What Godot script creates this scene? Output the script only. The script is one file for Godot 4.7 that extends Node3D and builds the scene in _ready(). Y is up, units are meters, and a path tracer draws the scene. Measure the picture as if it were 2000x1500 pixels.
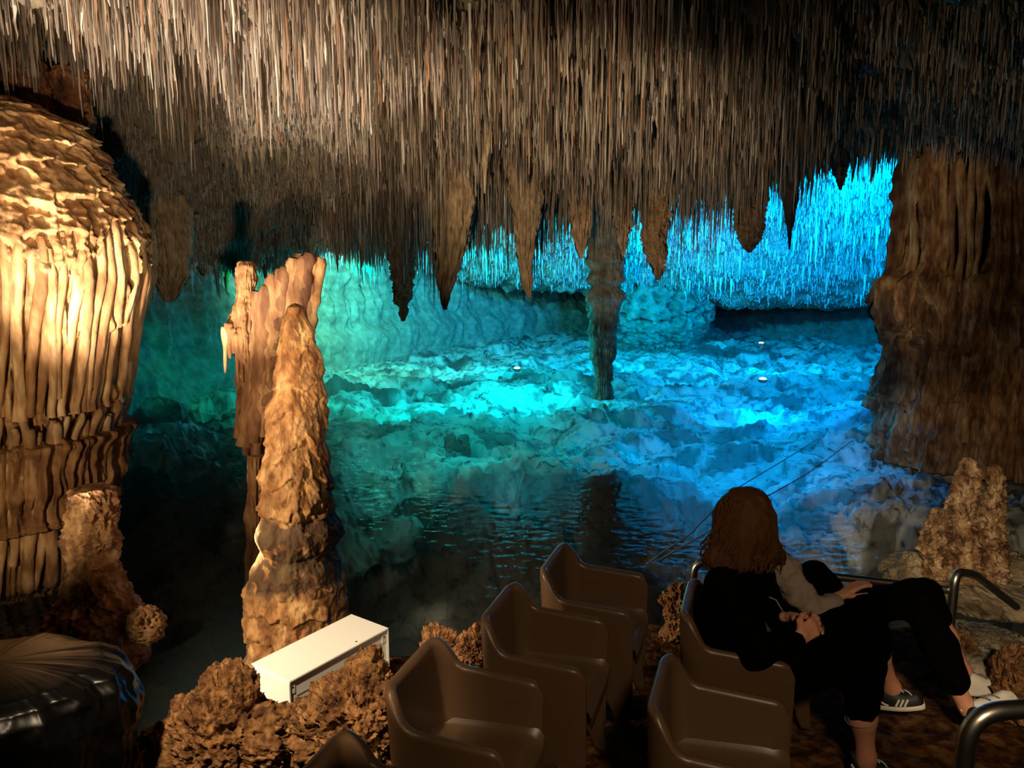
extends Node3D
# A lit cave lake seen from the seats beside it. y is up, metres; the water is y = 0, the seating floor y = FLOOR.

const F := 1500.0                 # focal length in pixels of the 2000 x 1500 frame
const EYE := 2.7
const PITCH := 0.15707963         # 9 degrees down
const FLOOR := 0.45

var rng := RandomNumberGenerator.new()
var nf := FastNoiseLite.new()     # smooth fractal
var nr := FastNoiseLite.new()     # ridged
var nc := FastNoiseLite.new()     # cellular value
var nd := FastNoiseLite.new()     # cellular distance
var M := {}
var names := {}

# ---------------------------------------------------------------- places
func dep(v: float) -> float:
	return PITCH + atan((v - 750.0) / F)

func P(u: float, v: float, d: float) -> Vector3:          # the point at depth d (z = -d) that the photo shows at (u, v)
	var y := EYE - d * tan(dep(v))
	var dc := d * cos(PITCH) + (EYE - y) * sin(PITCH)
	return Vector3((u - 1000.0) / F * dc, y, -d)

func PY(u: float, v: float, y: float) -> Vector3:         # the same on the level y
	return P(u, v, (EYE - y) / tan(dep(v)))

func XZ(u: float, d: float) -> float:                     # x of a bearing at depth d, eye level
	return (u - 1000.0) / F * d * cos(PITCH)

# ---------------------------------------------------------------- naming
func numbered(called: String) -> String:
	var n: int = names.get(called, 0)
	names[called] = n + 1
	return called if n == 0 else "%s_%03d" % [called, n]

func tag(o: Node, label: String, category: String, group := "") -> Node:
	o.set_meta("label", label)
	o.set_meta("category", category)
	if group:
		o.set_meta("group", group)
	return o

func thing(called: String, label: String, category: String, at := Vector3.ZERO, turn := 0.0, group := "") -> Node3D:
	var o := Node3D.new()
	o.name = numbered(called)
	add_child(o)
	o.position = at
	o.rotation.y = turn
	tag(o, label, category, group)
	return o

func put(called: String, mesh: Mesh, mat: Material, parent: Node = self, kind := "") -> MeshInstance3D:
	var o := MeshInstance3D.new()
	o.name = numbered(called) if parent == self else called
	o.mesh = mesh
	o.material_override = mat
	parent.add_child(o, true)
	if kind:
		o.set_meta("kind", kind)
	return o

# ---------------------------------------------------------------- mesh builder
class MB:
	var v := PackedVector3Array()
	var n := PackedVector3Array()
	var c := PackedColorArray()
	var ix := PackedInt32Array()

	func grid(p: PackedVector3Array, nu: int, nv: int, wrap: bool, hint := Vector3.ZERO, col := PackedColorArray(), tint := Color.WHITE) -> void:
		# nv rows of nu points; rows close on themselves when wrap
		var base := v.size()
		v.append_array(p)
		if col.size() == p.size():
			c.append_array(col)
		else:
			var cc := PackedColorArray()
			cc.resize(p.size())
			cc.fill(tint)
			c.append_array(cc)
		var t := PackedInt32Array()
		var lu := nu if wrap else nu - 1
		t.resize(lu * (nv - 1) * 6)
		var k := 0
		for j in nv - 1:
			var r0 := base + j * nu
			var r1 := r0 + nu
			for i in lu:
				var i1 := i + 1 if i + 1 < nu else 0
				t[k] = r0 + i
				t[k + 1] = r0 + i1
				t[k + 2] = r1 + i
				t[k + 3] = r0 + i1
				t[k + 4] = r1 + i1
				t[k + 5] = r1 + i
				k += 6
		tris(t, base, hint)

	func tris(t: PackedInt32Array, base: int, hint := Vector3.ZERO) -> void:
		# clockwise fronts, outwards (or along hint)
		var mid := Vector3.ZERO
		for k in range(base, v.size()):
			mid += v[k]
		mid /= maxf(1.0, v.size() - base)
		var s := 0.0
		var step := 3 * maxi(1, t.size() / 3 / 4000)
		for k in range(0, t.size(), step):
			var a := v[t[k]]
			var b := v[t[k + 1]]
			var d := v[t[k + 2]]
			if hint == Vector3.ZERO:
				s += (a - mid).dot((b - mid).cross(d - mid))
			else:
				s += hint.dot((b - a).cross(d - a))
		n.resize(v.size())
		var swap := s > 0.0
		for k in range(0, t.size(), 3):
			var ia := t[k]
			var ib := t[k + 2] if swap else t[k + 1]
			var id := t[k + 1] if swap else t[k + 2]
			t[k + 1] = ib
			t[k + 2] = id
			var a := v[ia]
			var m := (v[id] - a).cross(v[ib] - a)
			n[ia] += m
			n[ib] += m
			n[id] += m
		ix.append_array(t)

	func tube(pts: PackedVector3Array, rad: PackedFloat32Array, sides := 8, tint := Color.WHITE, caps := true, squash := 1.0) -> void:
		var p := PackedVector3Array()
		var m := pts.size()
		var up := Vector3.UP if absf((pts[1] - pts[0]).normalized().y) < 0.9 else Vector3.RIGHT
		var t0 := (pts[1] - pts[0]).normalized()
		var side := t0.cross(up).normalized()
		var rows := 0
		for j in range(-1 if caps else 0, m + (1 if caps else 0)):
			var q := clampi(j, 0, m - 1)
			var a := pts[maxi(q - 1, 0)]
			var b := pts[mini(q + 1, m - 1)]
			var t := (b - a).normalized()
			side = (side - t * side.dot(t)).normalized()
			var bi := t.cross(side)
			var r := rad[q] * (0.02 if j != q else 1.0)
			for i in sides:
				var an := TAU * i / sides
				p.append(pts[q] + side * (cos(an) * r) + bi * (sin(an) * r * squash))
			rows += 1
		grid(p, sides, rows, true, Vector3.ZERO, PackedColorArray(), tint)

	func ball(at: Vector3, r: Vector3, nu := 20, nv := 14, tint := Color.WHITE, b := Basis.IDENTITY) -> void:
		var p := PackedVector3Array()
		for j in nv:
			var ph := PI * (0.002 + 0.996 * j / (nv - 1.0))
			for i in nu:
				var th := TAU * i / nu
				p.append(at + b * (Vector3(sin(ph) * cos(th), cos(ph), sin(ph) * sin(th)) * r))
		grid(p, nu, nv, true, Vector3.ZERO, PackedColorArray(), tint)

	func box(at: Vector3, half: Vector3, ch := 0.01, b := Basis.IDENTITY, tint := Color.WHITE) -> void:
		# a box with chamfered edges: eight rounded-off corners, flat faces
		for ax in 3:
			for sg in [-1.0, 1.0]:
				var o := Vector3.ZERO
				o[ax] = sg * half[ax]
				var a := Vector3.ZERO
				var d := Vector3.ZERO
				a[(ax + 1) % 3] = half[(ax + 1) % 3] - ch
				d[(ax + 2) % 3] = half[(ax + 2) % 3] - ch
				var quad := PackedVector3Array([at + b * (o - a - d), at + b * (o + a - d), at + b * (o - a + d), at + b * (o + a + d)])
				grid(quad, 2, 2, false, b * o, PackedColorArray(), tint)
		for ax in 3:
			for s1 in [-1.0, 1.0]:
				for s2 in [-1.0, 1.0]:
					var e := (ax + 1) % 3
					var f := (ax + 2) % 3
					var p0 := Vector3.ZERO
					var p1 := Vector3.ZERO
					p0[e] = s1 * half[e]
					p0[f] = s2 * (half[f] - ch)
					p1[e] = s1 * (half[e] - ch)
					p1[f] = s2 * half[f]
					var l := Vector3.ZERO
					l[ax] = half[ax] - ch
					var h := Vector3.ZERO
					h[e] = s1
					h[f] = s2
					grid(PackedVector3Array([at + b * (p0 - l), at + b * (p0 + l), at + b * (p1 - l), at + b * (p1 + l)]), 2, 2, false, b * h, PackedColorArray(), tint)
		for sx in [-1.0, 1.0]:
			for sy in [-1.0, 1.0]:
				for sz in [-1.0, 1.0]:
					var s := Vector3(sx, sy, sz)
					var q := v.size()
					for ax in 3:
						var k := s * (half - Vector3.ONE * ch)
						k[ax] = s[ax] * half[ax]
						v.append(at + b * k)
						c.append(tint)
					tris(PackedInt32Array([q, q + 1, q + 2]), q, b * s)

	func done() -> ArrayMesh:
		for k in n.size():
			n[k] = n[k].normalized() if n[k].length_squared() > 1e-24 else Vector3.UP
		var a := []
		a.resize(Mesh.ARRAY_MAX)
		a[Mesh.ARRAY_VERTEX] = v
		a[Mesh.ARRAY_NORMAL] = n
		a[Mesh.ARRAY_COLOR] = c
		a[Mesh.ARRAY_INDEX] = ix
		var m := ArrayMesh.new()
		m.add_surface_from_arrays(Mesh.PRIMITIVE_TRIANGLES, a)
		return m

# ---------------------------------------------------------------- materials
func noise_tex(kind: int, freq: float, oct: int, ramp: Array = [], seed_ := 1, size := 512) -> NoiseTexture2D:
	var n := FastNoiseLite.new()
	n.noise_type = kind
	n.frequency = freq
	n.fractal_octaves = oct
	n.seed = seed_
	if kind == FastNoiseLite.TYPE_CELLULAR:
		n.cellular_return_type = FastNoiseLite.RETURN_DISTANCE
	var t := NoiseTexture2D.new()
	t.width = size
	t.height = size
	t.seamless = true
	t.noise = n
	if ramp.size():
		var g := Gradient.new()
		var off := PackedFloat32Array()
		var cols := PackedColorArray()
		for k in ramp.size():
			off.append(ramp[k][0])
			cols.append(ramp[k][1])
		g.offsets = off
		g.colors = cols
		t.color_ramp = g
	return t

func stone(tex: Texture2D, scale: Vector3, bump: Texture2D, bscale: Vector3, cm: float, rough := 0.85) -> StandardMaterial3D:
	var m := StandardMaterial3D.new()
	m.albedo_texture = tex
	m.vertex_color_use_as_albedo = true
	m.roughness = rough
	m.uv1_triplanar = true
	m.uv1_world_triplanar = true
	m.uv1_scale = scale
	if bump:
		m.heightmap_enabled = true
		m.heightmap_texture = bump
		m.heightmap_scale = cm
	return m

func plain(c: Color, rough: float, metal := 0.0) -> StandardMaterial3D:
	var m := StandardMaterial3D.new()
	m.albedo_color = c
	m.roughness = rough
	m.metallic = metal
	return m

func lin(r: float, g: float, b: float) -> Color:
	return Color(r, g, b)

func make_materials() -> void:
	var rust := noise_tex(FastNoiseLite.TYPE_SIMPLEX_SMOOTH, 0.012, 6, [[0.0, Color(0.42, 0.30, 0.21)], [0.35, Color(0.62, 0.49, 0.36)], [0.55, Color(0.78, 0.67, 0.53)], [0.8, Color(0.92, 0.85, 0.74)], [1.0, Color(0.98, 0.94, 0.87)]], 3)
	var grey := noise_tex(FastNoiseLite.TYPE_SIMPLEX_SMOOTH, 0.015, 6, [[0.0, Color(0.5, 0.47, 0.42)], [0.5, Color(0.74, 0.71, 0.65)], [1.0, Color(0.92, 0.9, 0.86)]], 5)
	var coral := noise_tex(FastNoiseLite.TYPE_SIMPLEX_SMOOTH, 0.02, 6, [[0.0, Color(0.2, 0.12, 0.07)], [0.38, Color(0.5, 0.36, 0.22)], [0.6, Color(0.72, 0.57, 0.4)], [1.0, Color(0.93, 0.84, 0.7)]], 8)
	var fine := noise_tex(FastNoiseLite.TYPE_SIMPLEX_SMOOTH, 0.03, 5, [], 11)
	var pits := noise_tex(FastNoiseLite.TYPE_CELLULAR, 0.03, 3, [], 13)
	M.column = stone(rust, Vector3(1.1, 0.35, 1.1), fine, Vector3.ONE, 1.0)
	M.rust = stone(rust, Vector3(1.3, 0.8, 1.3), fine, Vector3.ONE, 1.2)
	M.coral = stone(coral, Vector3(2.2, 2.2, 2.2), pits, Vector3.ONE, 1.2)
	M.vault = stone(grey, Vector3(0.6, 0.6, 0.6), fine, Vector3.ONE, 3.0)
	M.pale = stone(grey, Vector3(0.35, 0.35, 0.35), fine, Vector3.ONE, 3.0)
	var slabs := noise_tex(FastNoiseLite.TYPE_CELLULAR, 0.011, 2, [[0.0, Color(0.14, 0.16, 0.15)], [0.07, Color(0.17, 0.19, 0.18)], [0.10, Color(0.8, 0.82, 0.8)], [0.3, Color(0.95, 0.96, 0.93)], [1.0, Color(1, 1, 0.98)]], 41, 1024)
	var sn: FastNoiseLite = slabs.noise
	sn.cellular_return_type = FastNoiseLite.RETURN_DISTANCE2_SUB
	sn.domain_warp_enabled = true
	sn.domain_warp_amplitude = 46.0
	sn.domain_warp_frequency = 0.012
	sn.domain_warp_fractal_octaves = 3
	M.drape = stone(grey, Vector3(2.2, 0.5, 2.2), fine, Vector3.ONE, 1.0)
	M.bed = stone(slabs, Vector3(0.15, 0.15, 0.21), fine, Vector3.ONE, 2.0)
	M.straw = plain(Color.WHITE, 0.8)
	M.straw.vertex_color_use_as_albedo = true
	M.chair = plain(Color(0.36, 0.27, 0.19), 0.36)
	M.chair.heightmap_enabled = true
	M.chair.heightmap_texture = noise_tex(FastNoiseLite.TYPE_SIMPLEX_SMOOTH, 0.2, 2, [], 21, 256)
	M.chair.heightmap_scale = 0.03
	M.chair.uv1_triplanar = true
	M.chair.uv1_scale = Vector3.ONE * 6.0
	M.white = plain(Color(0.9, 0.9, 0.88), 0.5)
	M.grey = plain(Color(0.6, 0.58, 0.54), 0.5)
	M.dark = plain(Color(0.05, 0.05, 0.05), 0.6)
	M.steel = plain(Color(0.72, 0.69, 0.64), 0.32, 1.0)
	M.bag = plain(Color(0.035, 0.032, 0.03), 0.3)
	M.bag.metallic_specular = 0.35
	M.black_cloth = plain(Color(0.022, 0.021, 0.021), 1.0)
	M.black_cloth.metallic_specular = 0.1
	M.hem = plain(Color(0.5, 0.48, 0.45), 0.95)
	M.skin = plain(Color(0.80, 0.55, 0.43), 0.55)
	M.skin.subsurf_scatter_enabled = true
	M.skin.subsurf_scatter_strength = 0.1
	M.hair = plain(Color(0.30, 0.18, 0.09), 0.72)
	M.hair.metallic_specular = 0.3
	M.shoe_white = plain(Color(0.86, 0.83, 0.78), 0.6)
	M.shoe_black = plain(Color(0.03, 0.03, 0.03), 0.6)
	M.shirt = plain(Color(0.56, 0.49, 0.44), 0.95)
	M.cable = plain(Color(0.75, 0.8, 0.82), 0.6)
	M.floor = stone(coral, Vector3(0.9, 0.9, 0.9), fine, Vector3.ONE, 1.5, 0.95)
	M.floor.metallic_specular = 0.2
	var w := StandardMaterial3D.new()
	w.transparency = BaseMaterial3D.TRANSPARENCY_ALPHA
	w.albedo_color = Color(0.75, 0.92, 0.95, 0.02)
	w.roughness = 0.02
	w.metallic_specular = 0.27
	w.heightmap_enabled = true
	w.heightmap_texture = noise_tex(FastNoiseLite.TYPE_SIMPLEX_SMOOTH, 0.02, 3, [], 31)
	w.heightmap_scale = 0.5
	w.uv1_triplanar = true
	w.uv1_world_triplanar = true
	w.uv1_scale = Vector3(0.35, 0.35, 0.5)
	M.water = w

# ---------------------------------------------------------------- the vault: a smooth surface through known points, kept on a raster
var ck := []          # control points x, z, weight
var cx0 := -22.0
var cz0 := -50.0
var cstep := 0.25
var cnx := 240
var cnz := 200
var craster := PackedFloat32Array()

func solve_vault() -> void:
	var rows := [
		[0, -60, 6.5], [200, -60, 6.5], [500, -60, 6.5], [800, -60, 6.5], [1000, -60, 6.5], [1300, -60, 6.5], [1600, -60, 6.5], [1900, -60, 6.5],
		[0, 50, 8.0], [200, 20, 7.8], [200, 110, 9.2], [200, 250, 11.0], [350, 70, 8.6], [350, 135, 9.6], [350, 250, 11.3], [350, 390, 13.2], [300, 440, 13.5],
		[550, 60, 8.0], [550, 180, 10.0], [550, 300, 12.0], [600, 400, 14.5], [750, 60, 8.0], [750, 200, 10.2], [750, 330, 12.6],
		[1000, 60, 8.3], [1000, 180, 10.2], [1000, 300, 12.5], [1300, 60, 8.3], [1300, 180, 10.2], [1300, 290, 12.5], [1600, 60, 8.3], [1600, 170, 10.5], [1600, 225, 12.5],
		[1850, 60, 8.3], [1850, 180, 10.2], [1900, 270, 11.8], [2300, 0, 7.5], [2300, 200, 10.0], [-300, 0, 7.5], [-300, 250, 10.5],
		[280, 490, 16.0], [450, 485, 17.5], [620, 465, 18.5], [760, 460, 18.5], [870, 380, 16.5], [1000, 350, 15.5], [1200, 330, 15.5], [1400, 315, 15.2], [1600, 255, 15.0], [1700, 230, 15.5], [1830, 260, 14.0], [2300, 300, 14.0],
		[450, 500, 21.0], [700, 440, 23.0], [850, 400, 22.0], [1000, 330, 20.0], [1200, 300, 20.0], [1450, 270, 20.0], [1700, 250, 20.0], [1900, 250, 20.0],
		[700, 450, 29.0], [900, 430, 27.0], [1000, 470, 31.0], [1000, 545, 35.0], [1150, 470, 30.0], [1150, 560, 36.0], [1300, 420, 27.0], [1300, 500, 31.0],
		[1450, 330, 23.5], [1450, 450, 28.0], [1450, 540, 31.0], [1650, 330, 23.0], [1650, 440, 27.0], [1650, 540, 31.0], [1850, 350, 23.0], [1850, 540, 31.0], [1450, 590, 34.0], [1700, 590, 34.0],
	]
	var n := rows.size()
	var p := []
	for r in rows:
		var q := P(r[0], r[1], r[2])
		p.append(q)
	var m := n + 1
	var A := []
	for i in n:
		var row := PackedFloat64Array()
		row.resize(m + 1)
		for j in n:
			row[j] = Vector2(p[i].x - p[j].x, p[i].z - p[j].z).length()
		row[i] += -0.15
		row[n] = 1.0
		row[m] = p[i].y
		A.append(row)
	var last := PackedFloat64Array()
	last.resize(m + 1)
	for j in n:
		last[j] = 1.0
	A.append(last)
	for k in m:
		var best := k
		for i in range(k + 1, m):
			if absf(A[i][k]) > absf(A[best][k]):
				best = i
		var tmp = A[k]
		A[k] = A[best]
		A[best] = tmp
		var pk: PackedFloat64Array = A[k]
		for i in range(k + 1, m):
			var pi_: PackedFloat64Array = A[i]
			var f := pi_[k] / pk[k]
			if f != 0.0:
				for j in range(k, m + 1):
					pi_[j] -= f * pk[j]
				A[i] = pi_
	var w := PackedFloat64Array()
	w.resize(m)
	for k in range(m - 1, -1, -1):
		var s: float = A[k][m]
		for j in range(k + 1, m):
			s -= A[k][j] * w[j]
		w[k] = s / A[k][k]
	var px := PackedFloat32Array()
	var pz := PackedFloat32Array()
	for q in p:
		px.append(q.x)
		pz.append(q.z)
	craster.resize(cnx * cnz)
	for j in cnz:
		var z := cz0 + j * cstep
		for i in cnx:
			var x := cx0 + i * cstep
			var s := w[n]
			for k in n:
				var dx := x - px[k]
				var dz := z - pz[k]
				s += w[k] * sqrt(dx * dx + dz * dz)
			craster[j * cnx + i] = s

func vault0(x: float, z: float) -> float:
	var fx := clampf((x - cx0) / cstep, 0.0, cnx - 1.001)
	var fz := clampf((z - cz0) / cstep, 0.0, cnz - 1.001)
	var i := int(fx)
	var j := int(fz)
	fx -= i
	fz -= j
	var k := j * cnx + i
	return lerpf(lerpf(craster[k], craster[k + 1], fx), lerpf(craster[k + cnx], craster[k + cnx + 1], fx), fz)

func vault(x: float, z: float) -> float:
	var y := vault0(x, z)
	var far := clampf((-z - 5.0) / 8.0, 0.4, 1.3)
	y += 0.42 * far * nf.get_noise_3d(x * 0.6, 3.0, z * 0.8)
	y -= 0.30 * far * smoothstep(8.0, 3.0, x) * maxf(0.0, nr.get_noise_3d(x * 0.45, 9.0, z * 0.9))
	y += 0.20 * nf.get_noise_3d(x * 2.0, 1.0, z * 2.4)
	return maxf(y, 0.35)

func build_vault() -> MeshInstance3D:
	var nu := 460
	var nv := 400
	var p := PackedVector3Array()
	var col := PackedColorArray()
	for j in nv:
		var d := 5.0 * pow(37.0 / 5.0, j / (nv - 1.0))
		for i in nu:
			var x := XZ(-600.0 + 3200.0 * i / (nu - 1.0), d)
			var y := vault(x, -d)
			p.append(Vector3(x, y, -d))
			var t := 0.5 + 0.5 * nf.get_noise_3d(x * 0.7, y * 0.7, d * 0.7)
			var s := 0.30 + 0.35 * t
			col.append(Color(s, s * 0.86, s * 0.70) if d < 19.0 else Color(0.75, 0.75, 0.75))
	var b := MB.new()
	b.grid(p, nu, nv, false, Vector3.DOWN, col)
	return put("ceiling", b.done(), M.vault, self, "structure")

func straw_mesh(kind: int) -> ArrayMesh:      # unit height, hanging from y = 0 to y = -1, unit radius
	var b := MB.new()
	var pts := PackedVector3Array()
	var rad := PackedFloat32Array()
	var n := 9
	for k in n:
		var t := k / (n - 1.0)
		var r := 1.0
		match kind:
			0: r = lerpf(1.0, 0.72, t) * (1.0 if t < 0.9 else 0.6)
			1: r = pow(1.0 - t, 0.75) * (1.0 + 0.22 * sin(k * 2.7)) + 0.05
			2: r = (0.65 + 0.35 * sin(t * 9.0 + 1.0)) * lerpf(1.15, 0.35, t)
			3: r = lerpf(1.3, 0.2, pow(t, 0.6)) * (1.0 + 0.15 * sin(k * 4.1))
		pts.append(Vector3(0.35 * sin(k * 1.3 + kind) * t, -t, 0.35 * cos(k * 1.7 + kind) * t))
		rad.append(maxf(r, 0.04))
	var sides := 6
	# tubes of unit radius and unit length keep their shape when scaled, so build the rings level
	var p := PackedVector3Array()
	for k in n:
		for i in sides:
			var a := TAU * i / sides
			p.append(pts[k] + Vector3(cos(a), 0, sin(a)) * rad[k])
	for i in sides:
		p.append(pts[n - 1] + Vector3(0, -0.02, 0))
	b.grid(p, sides, n + 1, true)
	return b.done()

func tone(x: float, y: float, z: float) -> Color:
	var t := 0.5 + 0.7 * nf.get_noise_3d(x * 1.1 + 40.0, y * 0.4, z * 1.1)
	var c := Color(0.25, 0.165, 0.115).lerp(Color(0.46, 0.385, 0.31), clampf(t + 0.3 * (rng.randf() - 0.5), 0.0, 1.0))
	var k := rng.randf()
	if k < 0.08:
		c = Color(0.36, 0.19, 0.10)
	elif k < 0.2:
		c = Color(0.66, 0.58, 0.48)
	elif k < 0.5:
		c = Color(0.13, 0.095, 0.07)
	return c * rng.randf_range(0.6, 1.15)

func straws(called: String, parent: Node, mesh: Mesh, count: int, seed_: int, place: Callable) -> void:
	rng.seed = seed_
	var where: Array[Transform3D] = []
	var cols := PackedColorArray()
	var tries := 0
	while where.size() < count and tries < count * 4:
		tries += 1
		var r = place.call()
		if r == null:
			continue
		where.append(r[0])
		cols.append(r[1])
	var m := MultiMesh.new()
	m.transform_format = MultiMesh.TRANSFORM_3D
	m.use_colors = true
	m.mesh = mesh
	m.instance_count = where.size()
	for k in where.size():
		m.set_instance_transform(k, where[k])
		m.set_instance_color(k, cols[k])
	var o := MultiMeshInstance3D.new()
	o.name = called
	o.multimesh = m
	o.material_override = M.straw
	parent.add_child(o, true)
	o.set_meta("kind", "stuff")

func straw_at(x: float, z: float, len_: float, r: float, c: Color) -> Array:
	var y := vault(x, z)
	var b := Basis(Vector3.UP, rng.randf() * TAU).scaled(Vector3(r, len_, r))
	b = Basis(Vector3(rng.randf() - 0.5, 0, rng.randf() - 0.5).normalized() if false else Vector3.RIGHT, rng.randf_range(-0.03, 0.03)) * b
	return [Transform3D(b, Vector3(x, y + 0.04, z)), c]

func hang_straws(ceil_: Node) -> void:
	var kinds := [straw_mesh(0), straw_mesh(1), straw_mesh(2), straw_mesh(3)]
	var near := func(kmin: float, kmax: float, rmin: float, rmax: float, thresh: float):
		var u := rng.randf_range(-250.0, 2250.0)
		var d := sqrt(lerpf(36.0, 17.2 * 17.2, rng.randf()))
		var x := XZ(u, d)
		var z := -d
		var cl := nf.get_noise_3d(x * 1.5, 20.0, z * 1.5)
		if cl < thresh - 0.3 * rng.randf() or nf.get_noise_3d(x * 4.0, 70.0, z * 4.0) < -0.12:
			return null
		var left := smoothstep(820.0, 560.0, u) * smoothstep(8.8, 9.8, d)      # the finer left dome
		var l := lerpf(kmin, kmax, pow(rng.randf(), 1.8)) * (0.5 + 1.6 * maxf(0.0, cl + 0.15)) * (1.0 + 0.5 * smoothstep(11.0, 15.0, d)) * lerpf(1.0, 0.22, left)
		l *= lerpf(1.0, 0.55, smoothstep(1540.0, 1640.0, u))
		var r := rng.randf_range(rmin, rmax) * lerpf(1.0, 0.7, left)
		return straw_at(x, z, l, r, tone(x, 0.0, z))
	straws("soda_straws", ceil_, kinds[0], 44000, 11, func(): return near.call(0.12, 0.85, 0.006, 0.014, -0.05))
	straws("stalactite_icicles", ceil_, kinds[1], 17000, 12, func(): return near.call(0.14, 0.9, 0.009, 0.026, 0.0))
	straws("knobbly_stalactites", ceil_, kinds[2], 12000, 13, func(): return near.call(0.1, 0.6, 0.010, 0.026, 0.05))
	straws("dome_straws", ceil_, kinds[0], 30000, 16, func():
		var u := rng.randf_range(120.0, 880.0)
		var d := sqrt(lerpf(70.0, 18.0 * 18.0, rng.randf()))
		var x := XZ(u, d)
		var t := tone(x, 0.0, -d)
		return straw_at(x, -d, rng.randf_range(0.04, 0.20), rng.randf_range(0.006, 0.013), t.lerp(Color(0.33, 0.28, 0.23), 0.5)))
	var back := func(rmin: float, rmax: float, l0: float, l1: float):
		var u := rng.randf_range(100.0, 2000.0)
		var d := sqrt(lerpf(17.0 * 17.0, 35.0 * 35.0, rng.randf()))
		var x := XZ(u, d)
		if vault0(x, -d) < 0.6:
			return null
		var cl := nf.get_noise_3d(x * 0.5, 50.0, d * 0.5)
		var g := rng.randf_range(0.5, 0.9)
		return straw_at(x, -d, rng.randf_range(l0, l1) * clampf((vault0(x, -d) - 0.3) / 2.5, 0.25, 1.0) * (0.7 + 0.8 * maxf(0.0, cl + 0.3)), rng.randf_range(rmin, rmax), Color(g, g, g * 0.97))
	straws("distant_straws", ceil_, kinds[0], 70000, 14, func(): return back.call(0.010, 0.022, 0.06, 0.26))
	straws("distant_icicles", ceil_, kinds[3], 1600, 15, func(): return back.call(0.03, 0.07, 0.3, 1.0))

func hang_stalactites(ceil_: Node) -> void:
	# the larger hanging stones one can pick out singly
	rng.seed = 77
	var shapes := []
	for k in 6:
		var b := MB.new()
		var p := PackedVector3Array()
		var sides := 14
		var rows := 26
		for j in rows:
			var t := j / (rows - 1.0)
			for i in sides:
				var a := TAU * i / sides
				var r := lerpf(1.25, 0.10, pow(t, 0.55 + 0.12 * (k % 3)))
				r *= 1.0 + 0.30 * nr.get_noise_3d(cos(a) * 1.3 + k * 7.0, t * 2.2, sin(a) * 1.3)
				r *= 1.0 + 0.22 * nf.get_noise_3d(cos(a) * 2.0 + k * 3.0, t * (9.0 if k > 2 else 3.0), sin(a) * 2.0)
				p.append(Vector3(cos(a) * r, -t, sin(a) * r * 0.8) + Vector3(0.3 * sin(t * 4.0 + k) * t, 0, 0))
		b.grid(p, sides, rows, true)
		shapes.append(b.done())
	var mats := []
	for c in [Color(0.36, 0.24, 0.15), Color(0.5, 0.40, 0.30), Color(0.30, 0.18, 0.11), Color(0.62, 0.53, 0.42)]:
		mats.append(stone(M.drape.albedo_texture, Vector3(2.5, 0.5, 2.5), M.rust.heightmap_texture, Vector3.ONE, 1.2))
		mats[-1].albedo_color = c.linear_to_srgb()
	for k in 285:
		var u := 0.0
		var d := 0.0
		var l := 0.0
		var r := 0.0
		if k < 150:       # the fringe of the front curtain
			u = rng.randf_range(640.0, 1680.0)
			d = rng.randf_range(13.2, 16.0)
			l = rng.randf_range(0.45, 0.95) * (1.3 if rng.randf() < 0.15 else 1.0)
			r = rng.randf_range(0.045, 0.10)
		elif k < 190:     # a pale cluster in the left dome
			u = rng.randf_range(420.0, 660.0)
			d = rng.randf_range(10.9, 11.9)
			l = rng.randf_range(0.25, 0.6)
			r = rng.randf_range(0.04, 0.085)
		elif k < 225:     # the lower rim before the green wall
			u = rng.randf_range(290.0, 860.0)
			d = rng.randf_range(15.5, 18.8)
			l = rng.randf_range(0.35, 0.8)
			r = rng.randf_range(0.05, 0.1)
		else:             # over the front of the curtain
			u = rng.randf_range(650.0, 1850.0)
			d = rng.randf_range(8.5, 13.0)
			l = rng.randf_range(0.3, 0.75)
			r = rng.randf_range(0.03, 0.065)
		var x := XZ(u, d)
		var o := put("stalactite", shapes[k % 6], mats[k % 4] if not (k >= 150 and k < 190) else mats[3], ceil_)
		o.transform = Transform3D(Basis(Vector3.UP, rng.randf() * TAU).scaled(Vector3(r, l, r)), Vector3(x, vault(x, -d) + 0.06, -d))

# ---------------------------------------------------------------- walls at the far shore
func shore(t: float, pts: Array) -> Vector2:
	var n := pts.size() - 1
	var f := clampf(t, 0.0, 0.99999) * n
	var k := int(f)
	var a: Vector2 = pts[maxi(k - 1, 0)]
	var b: Vector2 = pts[k]
	var c: Vector2 = pts[k + 1]
	var d: Vector2 = pts[mini(k + 2, n)]
	return b.cubic_interpolate(c, a, d, f - k)

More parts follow.
